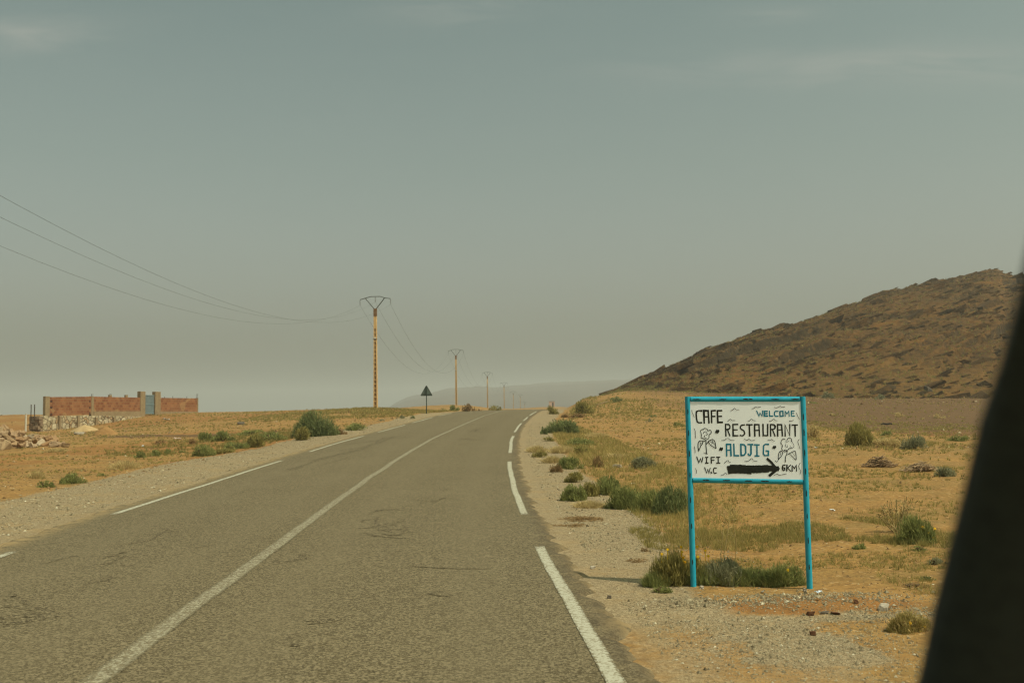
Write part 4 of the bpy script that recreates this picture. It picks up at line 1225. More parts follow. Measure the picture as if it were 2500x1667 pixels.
def build_rubble():
    lst = []
    r = np.random.default_rng(21)
    # (px, foot row, size px)
    base = [(4, 1098, 24), (30, 1093, 26), (52, 1093, 22), (66, 1092, 18), (80, 1092, 24), (97, 1088, 18), (112, 1089, 16), (134, 1091, 22), (148, 1090, 14), (160, 1091, 15), (16, 1083, 22), (40, 1081, 24), (58, 1083, 20), (74, 1082, 16), (92, 1079, 20), (104, 1074, 17), (126, 1082, 18), (-14, 1092, 26), (-36, 1094, 24), (-24, 1080, 22), (8, 1075, 22), (28, 1073, 22), (46, 1070, 22), (62, 1070, 14)]
    upper = [(-30, 1056, 20), (12, 1048, 16), (54, 1062, 14), (76, 1071, 15), (90, 1068, 13), (26, 1058, 15), (-4, 1080, 18), (84, 1084, 16), (118, 1076, 13), (54, 1088, 14), (6, 1066, 20), (34, 1066, 18), (-8, 1068, 22), (0, 1056, 16), (20, 1076, 22), (48, 1078, 18), (40, 1062, 15), (64, 1076, 14), (-26, 1066, 20)]
    for (px, py, s) in base:
        p = on_ground(px, py); w = s * p[1] / F_PX * 1.05
        lst.append((p[0], p[1], gz(p[0], p[1]) + w * .25, w))
    for (px, py, s) in upper:
        q = on_ground(px, py + 22); w = s * q[1] / F_PX
        d = np.array(at_depth(px, py, q[1] + .8)); lst.append((d[0], d[1], max(d[2] + w * .25, gz(d[0], d[1]) + .5), w))
    for k, (x, y, z, w) in enumerate(lst):
        o = link("building_stone", BLOCKS[k % 8], None, (x, y, z))
        o.scale = (w, w * r.uniform(.8, 1.1), w * r.uniform(.75, 1.05)); o.rotation_euler = (r.normal(0, .45), r.normal(0, .45), r.uniform(0, 6.28))
        tag(o, "rough pale brown quarried block in the heap of building stones before the brick wall", "stone", "building stones heaped before the brick wall")
    # earth the upper stones rest on
    c = on_ground(30, 1082); n = 34; a = np.linspace(-1.2, 1.2, n); X, Y = np.meshgrid(a, a)
    Z = .40 * np.clip(1 - np.hypot(X, Y) ** 1.5, -.2, 1) + (fbm(X * 4, Y * 4, 5, 4) - .5) * .2
    V = np.stack([X * 2.1, Y * 1.5, Z - .05], -1).reshape(-1, 3)
    i = np.arange(n - 1)[:, None] * n; j = np.arange(n - 1)[None]
    Q = np.stack([i + j, i + j + 1, i + n + j + 1, i + n + j], -1).reshape(-1, 4)
    o = link("rubble_mound", mesh_np("rubble_mound", V, Q, None, [simple("rubble_earth", (.19, .115, .055), (.13, .08, .04), 3, .95, .4)], None, True), None, (c[0] - .3, c[1] + 1.0, c[2]))
    tag(o, "low mound of earth and chippings under the heap of building stones", "mound")
build_rubble()

# single stones, slabs and litter that can be told apart
M_PALE = simple("pale_stone", (.50, .45, .36), (.40, .34, .25), 8, .9, .3)
M_BRN = simple("brown_stone", (.16, .075, .035), (.10, .05, .028), 8, .9, .3)
M_GREYST = simple("grey_slab_stone", (.17, .14, .10), (.12, .10, .075), 8, .9, .3)
M_WASTE = simple("white_plastic", (.75, .77, .76), (.60, .63, .63), 14, .45, 0, .4)
M_PAPER = simple("dirty_paper", (.62, .54, .40), (.52, .44, .31), 10, .9)
M_RUB = simple("black_rubber", (.016, .014, .012), (.03, .026, .022), 10, .7)
def place_stone(name, px, py, wpx, hpx, mat, label, seed, cat="stone", rot=0.0, group=None, flat=1.0):
    p = on_ground(px, py); w = wpx * p[1] / F_PX; h = hpx * p[1] / F_PX
    me = stone_mesh(name, seed, mat, 1.0)
    co = np.array([v.co[:] for v in me.vertices]); lo, hi = co.min(0), co.max(0)
    co = (co - (lo + hi) / 2) / (hi - lo); co[:, 2] += .5
    me.vertices.foreach_set("co", (co * np.array([w, w * .75 * flat, h * 1.15])).astype(np.float32).ravel()); me.update()
    o = link(name, me, None, (p[0], p[1], p[2] - h * .13)); o.rotation_euler = (0, rot, random.uniform(-.4, .4))
    return tag(o, label, cat, group)
place_stone("boulder", 2262, 966, 26, 22, M_GREYST, "upright pointed grey boulder standing at the foot of the hill", 301, "boulder", .35)
place_stone("pale_stone", 2157, 1489, 28, 16, M_PALE, "largest whitish grey stone, lying right of the board by the weeds", 302)
place_stone("brown_stone", 1979, 1502, 19, 11, M_BRN, "dark brown stone lying nearest below the right post of the board", 303)
place_stone("brown_stone", 1984, 1550, 16, 11, M_BRN, "reddish brown stone on the bare sand, lowest of the brown ones", 304)
place_stone("brown_stone", 2090, 1472, 13, 10, M_BRN, "small brown stone between the board and the largest whitish stone", 305)
place_stone("flat_slab", 2014, 1496, 26, 6, M_GREYST, "flat dark grey slab beside the brown stone below the board", 306, "slab")
place_stone("flat_slab", 2040, 1498, 24, 5, M_BRN, "thin flat brown slab lying next to the dark grey slab", 307, "slab")
place_stone("pale_stone", 1713, 1437, 12, 8, M_PALE, "rounded pale stone at the foot of the left blue post", 308)
place_stone("pale_stone", 1965, 1443, 11, 7, M_PALE, "rounded pale stone at the foot of the right blue post", 309)
place_stone("pale_stone", 1447, 1388, 15, 7, M_PALE, "buff stone lying on the gravel between the white line and the board", 310)
place_stone("pale_stone", 1507, 1141, 25, 8, M_PALE, "long white stone on the sand between two roadside shrubs", 311)
place_stone("grey_stone", 1488, 1460, 11, 8, M_GREYST, "small grey stone on the gravel below the shadow of the board", 312)
place_stone("grey_stone", 588, 1036, 20, 7, M_GREYST, "greyish boulder half sunk in the field behind the green clumps", 313, "boulder")
place_stone("flat_slab", 195, 1060, 26, 6, M_PALE, "pale stone slab lying between the two sand heaps", 314, "slab")
place_stone("concrete_block", 86, 1074, 30, 15, M_CONCR, "grey brown concrete block before the dark end of the stone base", 315, "block")
def litter(px, py, wpx, hpx, mat, label, seed, cat="litter"):
    p = on_ground(px, py); w = wpx * p[1] / F_PX; h = hpx * p[1] / F_PX
    r = np.random.default_rng(seed); n = 6
    a = np.linspace(-.5, .5, n); X, Y = np.meshgrid(a, a)
    Z = h * (.35 + fbm(X * 3 + seed, Y * 3, seed, 3) * 1.3) - h * .35 + np.abs(X) * 0
    V = np.stack([X * w * (1 + .15 * r.normal(size=X.shape)), Y * w * .7, Z], -1).reshape(-1, 3)
    V2 = V - np.array([0, 0, .004]); i = np.arange(n - 1)[:, None] * n; j = np.arange(n - 1)[None]
    Q = np.stack([i + j, i + j + 1, i + n + j + 1, i + n + j], -1).reshape(-1, 4)
    rim = list(range(n)) + [n * k + n - 1 for k in range(1, n)] + list(range(n * n - 2, n * (n - 1) - 1, -1)) + [n * k for k in range(n - 2, 0, -1)]
    side = [(rim[k], rim[(k + 1) % len(rim)], rim[(k + 1) % len(rim)] + n * n, rim[k] + n * n) for k in range(len(rim))]
    me = mesh_np("litter", np.concatenate([V, V2]), np.concatenate([Q, Q[:, ::-1] + n * n, np.array(side)]), None, [mat])
    o = link("litter", me, None, (p[0], p[1], p[2] + .006)); o.rotation_euler = (r.normal(0, .15), r.normal(0, .15), r.uniform(0, 6))
    return tag(o, label, cat)
litter(2000, 1450, 14, 9, simple("bluish_plastic", (.62, .70, .76), (.45, .55, .64), 20, .35, 0, .5), "crumpled bluish white plastic right of the right blue post", 1)
litter(1998, 1464, 11, 8, M_PAPER, "scrap of dirty paper just below the bluish plastic", 2)
litter(1865, 1447, 13, 6, simple("clear_plastic", (.45, .43, .36), (.36, .33, .26), 20, .3, 0, .5), "dull clear plastic scrap between the two blue posts", 3)
litter(2032, 1250, 11, 7, M_WASTE, "small white plastic scrap on the sand right of the board", 4)
litter(1546, 1184, 9, 6, M_PAPER, "buff scrap on the sand behind the long green roadside clump", 5)
litter(349, 1092, 7, 6, M_WASTE, "white plastic scrap by the small green tufts left of the road", 6)
litter(433, 1075, 18, 7, simple("pinkish_paper", (.62, .48, .42), (.5, .38, .32), 12), "pinkish paper litter left of the low green clumps", 7)
litter(414, 1060, 7, 6, M_PAPER, "pale scrap in the field below the brick wall", 8)
litter(405, 1027, 14, 7, M_WASTE, "pale board lying on the earth bank below the gate", 9)
litter(114, 1069, 7, 4, M_WASTE, "tiny white scrap between the stone heap and the wall", 10)
litter(1992, 1095, 8, 5, M_WASTE, "white scrap on the sand beside the pale straw clump", 11)
litter(1902, 1138, 7, 5, M_PAPER, "pale scrap showing under the board, near its right post", 12)
# strip of tyre rubber lying in the field
p = on_ground(2165, 1037); w = 28 * p[1] / F_PX
m = MB(); m.tube([(w * (t - .5), .05 * math.sin(t * 3), .03 + .06 * math.sin(t * math.pi) + .03 * math.sin(t * 9)) for t in np.linspace(0, 1, 12)], [.03, .05, .055, .06, .06, .055, .06, .06, .055, .05, .045, .03], 7)
o = m.build("rubber_strip", [M_RUB], None, tuple(p)); tag(o, "curved black strip of tyre rubber lying on reddish ground", "rubber strip")
p = on_ground(1470, 988); m = MB(); m.tube([(-.45, 0, .02), (.1, .02, .17), (.5, .03, .26)], [.03, .04, .03], 6)
o = m.build("branch", [simple("dry_wood", (.42, .33, .2), (.34, .25, .14), 6)], None, tuple(p)); tag(o, "pale dry branch propped on the bank by the shrubs", "branch")

# ------------------------------------------------------------------ shrubs
def twigs(w, h, dpt, N, wid, seed, mode):
    """verts, tris, shade of a rounded plant: many fine twigs filling a dome"""
    r = np.random.default_rng(seed)
    if mode == 'grass':
        b0 = r.normal(0, .42, (N, 2)); n_ = np.linalg.norm(b0, axis=1); b0 = b0 / np.maximum(n_, 1)[:, None]
        p0 = np.concatenate([b0, np.zeros((N, 1))], 1)
        lean = r.normal(0, .30, (N, 2)) + b0 * .25
        p2 = np.concatenate([b0 + lean, (r.uniform(.45, 1.0, N) * (1 - .45 * np.minimum(n_, 1) ** 2))[:, None]], 1)
        k = (np.abs(b0 * 3).sum(1) * 2).astype(int) % 12; ck = r.random(12)
    else:
        # lumps of twigs filling an uneven dome
        nc = max(6, int(7 + N / 170))
        ca = r.uniform(0, 2 * math.pi, nc); ce = np.arcsin(r.uniform(0, 1, nc)); cr = r.uniform(.30, .95, nc) ** .7
        cl = np.stack([np.cos(ca) * np.cos(ce), np.sin(ca) * np.cos(ce), np.sin(ce)], 1) * cr[:, None]
        cl[:, 2] *= .92; ck = r.random(nc)
        k = r.integers(0, nc, N)
        off = r.normal(0, .19, (N, 3)); off[:, 2] *= .9
        p0 = cl[k] + off
        n_ = np.linalg.norm(p0, axis=1); p0 = p0 / np.maximum(n_ / 1.0, 1)[:, None] ** .7
        p0[:, 2] = np.abs(p0[:, 2]) * .92
        rad = p0 / (np.linalg.norm(p0, axis=1)[:, None] + 1e-6)
        dirv = rad * .55 + np.array([0, 0, .55]) + r.normal(0, .50, (N, 3))
        dirv /= np.linalg.norm(dirv, axis=1)[:, None] + 1e-6
        L = r.uniform(.12, .30, N) * (1 + .9 * (r.random(N) > .90))
        p0 = p0 - dirv * L[:, None] * .5
        p2 = p0 + dirv * L[:, None]
    S_ = np.array([w / 2, dpt / 2, h])
    p0, p2 = p0 * S_, p2 * S_
    p0[:, 2] = np.maximum(p0[:, 2], 0); p2[:, 2] = np.maximum(p2[:, 2], .01)
    pm = (p0 + p2) / 2 + r.normal(0, .05, (N, 3)) * np.linalg.norm(p2 - p0, axis=1)[:, None]
    a = r.uniform(0, math.pi, N); ww = wid * r.uniform(.6, 1.5, N)
    sd_ = np.stack([np.cos(a) * ww, np.sin(a) * ww, r.normal(0, .3, N) * ww], 1) * .5
    V = np.stack([p0 - sd_ * .6, p0 + sd_ * .6, pm - sd_, pm + sd_, p2], 1).reshape(-1, 3)
    o5 = (np.arange(N) * 5)[:, None]
    Q = o5 + np.array([[0, 1, 3, 2]]); T = o5 + np.array([[2, 3, 4]])
    sh = np.clip(.08 + .45 * ck[k] + .40 * r.random(N), 0, 1)
    return V, Q, T, np.repeat(sh, 5)

PL = 0
def plant(px, py, wpx, hpx, style, label, name="shrub", mode='dome', dens=1.0, flowers=None, group=None, cat=None, dry=0.0, stem=True):
    global PL
    PL += 1
    p = on_ground(px, py); sc = p[1] / F_PX; w, h = wpx * sc, hpx * sc
    dpt = w * (.8 if wpx < 90 else .62)
    pxs = p[1] / (F_PX * 1024 / W_PX)                  # size of one rendered pixel there
    area = (wpx * hpx) * (1024 / W_PX) ** 2
    N = int(np.clip(area * 5.2 * dens, 80, 4600))
    wid = float(np.clip(.62 * pxs, .005, .07)) * (.8 if mode == 'grass' else 1)
    V, Q, T, k = twigs(w, h, dpt, N, wid, 1000 + PL, mode)
    if dry: k = np.where(np.random.default_rng(PL).random(len(k) // 5).repeat(5) < dry, .95, k)
    loc = (p[0], p[1] + dpt * .30, min(gz(p[0], p[1] + dpt * .30), p[2] + .1))
    # settle every twig on the ground below it
    V[:, 2] += (ground_z(loc[0] + V[:, 0], loc[1] + V[:, 1]) - loc[2]) * np.clip(1.15 - V[:, 2] / max(h, .05), 0, 1) - .01
    fol = mesh_np("foliage", V, Q, T, [LEAF[style]], None, False, {"shade": k})
    if wpx >= 40 and stem or flowers:
        root = empty(name, loc)
        link("foliage", fol, root)
        if stem:
            m = MB(); r = np.random.default_rng(PL)
            for q in range(9):
                a = r.uniform(0, 6.28); e = r.uniform(.35, .8)
                m.tube([(0.02 * math.cos(a), .02 * math.sin(a), -.03), (w * .14 * math.cos(a), dpt * .14 * math.sin(a), h * .25), (w * .36 * math.cos(a) * e, dpt * .36 * math.sin(a) * e, h * (.35 + .4 * (1 - e)))], [max(.012, wid * .9), max(.009, wid * .7), max(.004, wid * .35)], 5)
            m.build("stem", [M_STEM], root)
        if flowers:
            for (fx, fy) in flowers:
                q = at_depth(fx, fy, p[1] + dpt * .1) - np.array(loc); m = MB(); rr = 4.3 * sc
                cen = np.array(q); nrm = Vector((random.uniform(-.3, .3), -.75, .65)).normalized(); a_ = nrm.orthogonal().normalized(); b_ = nrm.cross(a_)
                for kk in range(9):
                    t = kk * 2 * math.pi / 9; d1 = np.array(a_ * math.cos(t) + b_ * math.sin(t)); d2 = np.array(a_ * math.cos(t + .4) + b_ * math.sin(t + .4)); d0 = np.array(a_ * math.cos(t - .4) + b_ * math.sin(t - .4)); N_ = np.array(nrm)
                    m.add([cen - N_ * .002, cen + d0 * rr * .6 + N_ * .004, cen + d1 * rr + N_ * .002, cen + d2 * rr * .6 + N_ * .004], [(0, 1, 2, 3)])
                m.tube([cen - np.array(nrm) * .003, cen + np.array(nrm) * .006], [rr * .35, rr * .25], 7)
                m.tube([cen - np.array(nrm) * .004, cen + np.array([0, .02, -.10])], .003, 4)
                m.build("flower", [M_PETAL], root)
    else:
        root = link(name, fol, None, loc)
    return tag(root, label, cat or {'grass': 'grass tuft'}.get(mode, 'shrub'), group)

GR, GC, GS, GL = "shrubs along the right shoulder", "shrubs on the crest of the road", "plants around the foot of the board", "shrubs along the left shoulder"
GF = "shrubs in the sandy field right of the board"
for a in [
    # right shoulder, far to near
    (1346, 1011, 38, 22, 'olive', "olive scrub first beside the gravel where the road tops the crest", GR, 1.0),
    (1382, 1019, 28, 14, 'brown', "brown dead scrub just above the large round green bush", GR, 1.0),
    (1428, 1010, 54, 34, 'olive', "broad olive scrub on top of the bank, above the brown scrub", GR, 1.0),
    (1408, 1020, 52, 13, 'brown', "flat reddish brown dead growth below the broad olive scrub", GR, .9),
    (1504, 982, 32, 15, 'deep', "dark green bush alone on the skyline of the bank", GR, 1.1),
    (1512, 1000, 18, 8, 'green', "small green tuft a little below the dark skyline bush", GR, 1.0),
    (1596, 1018, 19, 9, 'deep', "small dark tuft on the bare slope left of the board", GR, 1.0),
    (1584, 1030, 20, 10, 'grey', "grey green tuft below the small dark one on the slope", GR, 1.0),
    (1660, 1041, 32, 13, 'green', "low green clump just left of the upper left corner of the board", GR, 1.0),
    (1374, 1059, 82, 41, 'deep', "largest round dark green bush on the right shoulder", GR, 1.2),
    (1328, 1060, 18, 24, 'deep', "narrow dark tuft touching the left side of the largest round bush", GR, 1.1),
    (1341, 1077, 32, 15, 'olive', "small olive tuft right below the largest round bush", GR, 1.0),
    (1416, 1088, 76, 21, 'green', "flat blue green clump beside the pale dry grass", GR, 1.1),
    (1318, 1116, 40, 20, 'olive', "olive tuft rising out of pale straw at the edge of the gravel", GR, 1.0),
    (1420, 1109, 52, 22, 'olive', "soft olive clump behind the brown round bush", GR, .9),
    (1394, 1145, 64, 34, 'green', "fresh green rounded bush left of the small brown one", GR, 1.1),
    (1357, 1153, 36, 27, 'brown', "thin greyish dry bush leaning over the gravel edge", GR, .7),
    (1464, 1140, 36, 31, 'brown', "small round brown dead bush beside the long white stone", GR, 1.0),
    (1572, 1144, 70, 31, 'grey', "dark grey green spreading bush alone on the open sand", GR, 1.0),
    (1404, 1178, 50, 27, 'olive', "olive green mound between the fresh green bush and the long clump", GR, 1.0),
    (1402, 1223, 64, 44, 'green', "bright green bush at the gravel, left end of the long clump", GR, 1.1),
    (1442, 1212, 54, 38, 'olive', "loose olive straw bush between two green ones of the long clump", GR, .8),
    (1482, 1208, 74, 48, 'green', "green bush at the back of the long clump before the board", GR, 1.0),
    (1530, 1243, 96, 58, 'green', "wide green bush in the middle of the long clump", GR, 1.1),
    (1588, 1250, 90, 56, 'green', "fresh green bush of the long clump, second from the left post", GR, 1.1),
    (1645, 1257, 96, 74, 'deep', "tallest deep green bush of the long clump, behind the left post", GR, 1.2),
]: plant(a[0], a[1], a[2], a[3], a[4], a[5], group=a[6], dens=a[7])
for a in [
    (1458, 1068, 56, 15, "pale dry grass fan above the small brown dead bush"),
    (1310, 1104, 46, 20, "pale straw grass leaning out over the gravel"),
    (1372, 1106, 62, 22, "pale straw grass between the olive tuft and the soft olive clump"),
    (1350, 1130, 44, 22, "straw grass at the gravel edge above the greyish dry bush"),
    (1505, 1120, 60, 16, "straw grass on the sand behind the long white stone"),
    (1440, 1240, 70, 22, "yellow grass at the foot of the long green clump"),
]: plant(a[0], a[1], a[2], a[3], 'straw', a[4], name="dry_grass", mode='grass', dens=.8, group="straw grass along the right shoulder", stem=False)
for a in [
    (2023, 972, 34, 18, 'grey', "pale yellow green bush above the top right corner of the board", 1.0),
    (2150, 975, 28, 14, 'grey', "pale green bush left of the upright boulder", 1.0),
    (1986, 985, 20, 8, 'green', "small dark green tuft close to the top right corner of the board", 1.0),
    (2033, 1015, 22, 9, 'straw', "straw tuft on the dark stony ground nearest the board", .9),
    (2198, 1018, 28, 13, 'straw', "straw tuft on the dark stony ground above the rubber strip", .9),
    (2296, 1021, 28, 15, 'straw', "straw tuft on the dark stony ground farthest right", .9),
    (2104, 1090, 68, 62, 'olive', "tall olive brown bush, the largest one right of the board", 1.2),
    (2168, 1062, 34, 16, 'green', "small grey green tuft behind the straw clump", 1.0),
    (2172, 1092, 70, 28, 'straw', "straw coloured clump right beside the tall olive brown bush", .8),
    (2238, 1096, 64, 38, 'grey', "loose grey green bush right of the straw clump", .8),
    (1990, 1068, 54, 32, 'straw', "pale brown dry clump half hidden behind the board's right post", .7),
    (2345, 1077, 60, 17, 'green', "low green clump near the dark car pillar, in the middle of the field", 1.0),
    (2312, 1164, 52, 30, 'grey', "dry grey green bush next to the spread dead brushwood", .9),
    (2100, 1340, 34, 22, 'green', "small green weed in the grass right of the right post", 1.0),
    (2250, 1345, 42, 14, 'green', "flat green weed at the foot of the yellow flowering bush", 1.0),
    (2288, 1379, 40, 22, 'grey', "low grey green weed on bare sand, nearest the car pillar", .9),
    (2268, 1416, 40, 14, 'deep', "dark green flat weed below the low grey green weed", 1.0),
    (2238, 1435, 78, 11, 'brown', "flat brown dead weed on bare sand below the dark green weed", .9),
]: plant(a[0], a[1], a[2], a[3], a[4], a[5], group=GF, dens=a[6])
plant(2241, 1328, 98, 74, 'green', "bush with bright yellow flowers right of the board", name="flowering_shrub", dens=1.1, group=GF, flowers=[(2229, 1295), (2253, 1286), (2282, 1290), (2245, 1284), (2268, 1300), (2277, 1310), (2219, 1312)])
plant(2228, 1544, 104, 50, 'turf', "yellow flowered weed clump against the dark car pillar", name="flowering_shrub", dens=.9, group=GF, dry=.3, flowers=[(2247, 1540), (2222, 1520), (2258, 1528)])
# around the board
plant(1640, 1431, 108, 94, 'olive', "yellow flowered bush around the foot of the left blue post", name="flowering_shrub", dens=1.2, group=GS, flowers=[(1663, 1335), (1630, 1341), (1665, 1347), (1668, 1361), (1672, 1372), (1616, 1352)])
plant(1712, 1426, 66, 70, 'olive', "small yellow flowered bush just right of the left blue post", name="flowering_shrub", dens=1.0, group=GS, flowers=[(1702, 1334), (1729, 1357), (1704, 1359), (1722, 1344)])
plant(1768, 1430, 112, 68, 'grey', "grey green bush in the middle under the board", dens=1.1, group=GS)
plant(1846, 1429, 96, 50, 'green', "lower green bush between the middle bush and the flowered one", dens=1.0, group=GS)
plant(1920, 1432, 110, 62, 'green', "green bush with a single orange flower beside the right blue post", name="flowering_shrub", dens=1.1, group=GS, flowers=[(1924, 1391)])
plant(1618, 1448, 54, 22, 'green', "small green weed at the near foot of the left flowered bush", dens=1.0, group=GS)
plant(1577, 1347, 26, 14, 'brown', "small brown weed at the gravel edge left of the flowered bush", dens=.9, group=GS)
for a in [
    (1604, 1433, 60, 46, "wispy grass on the gravel side of the left flowered bush"),
    (1718, 1427, 90, 52, "wispy grass right of the left blue post, beside the grey green bush"),
    (1812, 1429, 120, 48, "wispy yellow green grass under the middle of the board"),
    (1896, 1431, 90, 46, "wispy grass around the orange flowered bush"),
]: plant(a[0], a[1], a[2], a[3], 'green', a[4], name="dry_grass", mode='grass', dens=.75, group="wispy grass under the board", stem=False)
# tall stalks
def stalks(px, py, tops, label, n, seed, group=None):
    p = on_ground(px, py); r = np.random.default_rng(seed); m = MB(); k = 0
    for (tx, ty) in tops:
        t = at_depth(tx, ty, p[1]) - p
        for q in range(n):
            b = np.array([r.normal(0, .03), r.normal(0, .06), -.02]); e = np.array(t) + r.normal(0, .035, 3)
            mid = b + (e - b) * .5 + r.normal(0, .02, 3)
            m.tube([b, mid, e], [.0045, .0038, .0025], 4)
            for s in range(5):
                f = .55 + .45 * r.random(); c = b + (e - b) * f; d = np.array([r.normal(0, .03), r.normal(0, .03), .035 * r.random() + .01]); m.tube([c, c + d], [.003, .0045], 4)
    o = m.build("dry_stalk", [simple("stalk_straw_%d" % seed, (.44, .34, .15), (.34, .27, .11), 20)], None, tuple(p)); return tag(o, label, "stalk", group)
for a in [(1418, 1272, 120, 13, 'flat reddish dry growth on the gravel below the straw at the long green clump'), (1395, 1286, 90, 9, 'thinner reddish dry growth just below the first reddish patch'), (1560, 1372, 60, 10, 'reddish dry growth at the gravel edge left of the flowered bush')]:
    plant(a[0], a[1], a[2], a[3], 'brown', a[4], name='dry_weed', dens=.8, group='reddish dry weeds on the gravel', cat='weed', stem=False)
stalks(1764, 1372, [(1790, 1235), (1780, 1250)], "pair of tall dry stalks under the middle of the board, left one", 1, 5, "tall stalks beneath the board")
stalks(1795, 1378, [(1806, 1270)], "single tall bent stalk under the board, right of the pair", 1, 6, "tall stalks beneath the board")
stalks(2190, 1300, [(2165, 1225), (2150, 1240), (2195, 1215), (2215, 1220), (2180, 1235), (2235, 1225), (2205, 1240), (2140, 1262)], "sheaf of tall straw stalks behind the yellow flowered bush right of the board", 3, 7)
# heaps of dead brushwood
def brush(px, py, wpx, hpx, label, seed, col):
    p = on_ground(px, py); sc = p[1] / F_PX; w, h = wpx * sc, hpx * sc; r = np.random.default_rng(seed); m = MB()
    m.tube([(w * t, r.normal(0, .02), h * .10) for t in np.linspace(-.52, .52, 9)], [.008, .012, .015, .018, .018, .018, .015, .012, .008], 5)
    for k in range(150):
        c = np.array([np.clip(r.normal(0, w * .2), -w * .42, w * .42), r.normal(0, w * .12), 0]); hh = h * math.exp(-(c[0] / (w * .28)) ** 2)
        a = r.normal(.25, .5); L = w * r.uniform(.12, .34); d = np.array([math.cos(a), math.sin(a) * .6, r.normal(.12, .22)]) * L
        q = c + np.array([0, 0, hh * r.uniform(.05, .8) + .02])
        q1, q2 = q - d / 2, q + d / 2; q1[2] = max(q1[2], .01); q2[2] = max(q2[2], .01)
        m.tube([q1, (q1 + q2) / 2 + r.normal(0, .02, 3), q2], [.010, .009, .005], 4)
    o = m.build("brushwood", [simple("dead_twig_%d" % seed, *col, 9)], None, tuple(p)); return tag(o, label, "brushwood", "dead brushwood on the sand")
brush(2148, 1140, 84, 30, "compact arched heap of dark dead brushwood right of the board", 3, ((.20, .135, .075), (.29, .195, .11)))
brush(2250, 1150, 92, 22, "flatter spread of pale dead brushwood beside the dry grey green bush", 4, ((.29, .205, .115), (.37, .26, .15)))
# left shoulder and field
for a in [
    (767, 1066, 112, 66, 'deep', "large dark green rounded bush at the left edge of the road", 1.5),
    (737, 1075, 48, 34, 'olive', "yellow olive tuft at the near left foot of the large dark bush", 1.0),
    (862, 1051, 66, 20, 'green', "low green clump right of the large dark bush", 1.0),
    (828, 1061, 40, 18, 'brown', "orange brown grass between the large dark bush and the low clump", .8),
    (660, 1076, 70, 25, 'green', "green clump left of the yellow olive tuft", 1.0),
    (624, 1092, 54, 32, 'olive', "pale olive bush with a dark base right at the gravel edge", 1.0),
    (605, 1064, 76, 17, 'green', "long low green clump farthest back in the row left of the road", 1.0),
    (541, 1077, 54, 28, 'green', "green clump beside a bare sandy patch, second from the left of the row", 1.1),
    (497, 1078, 52, 26, 'green', "green clump at the left end of the row left of the road", 1.1),
    (470, 1084, 26, 17, 'brown', "small dry tuft at the very left end of the row of clumps", .8),
    (574, 1096, 66, 20, 'green', "flat green clump along the gravel before the bare sandy patch", 1.0),
    (493, 1114, 56, 32, 'green', "green tuft with straw nearest the gravel, below the row of clumps", 1.0),
    (540, 1108, 60, 16, 'olive', "low olive growth along the gravel right of the nearest green tuft", .9),
    (339, 1117, 30, 17, 'green', "leftmost of three small green tufts in line on the soil", 1.1),
    (377, 1114, 30, 16, 'green', "middle one of three small green tufts in line on the soil", 1.1),
    (409, 1109, 28, 15, 'green', "rightmost of three small green tufts in line on the soil", 1.1),
    (443, 1105, 17, 11, 'green', "tiny green tuft just right of the line of three", 1.0),
    (104, 1190, 44, 19, 'green', "low green tuft at the gravel edge nearest the left border", 1.1),
    (172, 1181, 60, 28, 'green', "taller green and straw tuft right of the nearest low tuft", 1.0),
    (246, 1162, 28, 11, 'green', "small green tuft alone on the outer edge of the left gravel", 1.0),
    (389, 1084, 28, 13, 'brown', "purplish dry tuft in the field below the brick wall", .8),
    (978, 1022, 22, 10, 'grey', "grey green tuft below the triangular sign, left one of two", 1.0),
    (1007, 1022, 17, 9, 'deep', "dark tuft below the triangular sign, right one of two", 1.0),
    (931, 1028, 16, 7, 'grey', "small tuft in the verge below the nearest utility pole", 1.0),
]: plant(a[0], a[1], a[2], a[3], a[4], a[5], group=GL, dens=a[6])
for a in [
    (298, 1144, 66, 25, "brown grass standing along the outer edge of the left gravel"),
    (86, 1168, 34, 22, "brown grass tuft behind the low green tuft near the left border"),
    (130, 1104, 56, 13, "thin grass below the heap of building stones"),
]: plant(a[0], a[1], a[2], a[3], 'straw', a[4], name="dry_grass", mode='grass', dens=.6, group="dry grass left of the road", stem=False)
for a in [
    (1079, 1001, 20, 9, 'olive', "small olive tuft right of the triangular sign on the crest", 1.0),
    (1109, 1003, 30, 17, 'green', "green bush at the foot of the second nearest pole", 1.1),
    (1138, 1005, 30, 22, 'brown', "brown olive bush on the crest, tallest of the group", 1.1),
    (1163, 1004, 28, 11, 'brown', "orange brown low growth on the crest before the third pole", .9),
    (1210, 1002, 34, 15, 'olive', "olive scrub on the crest right of the third pole", 1.0),
]: plant(a[0], a[1], a[2], a[3], a[4], a[5], group=GC, dens=a[6])

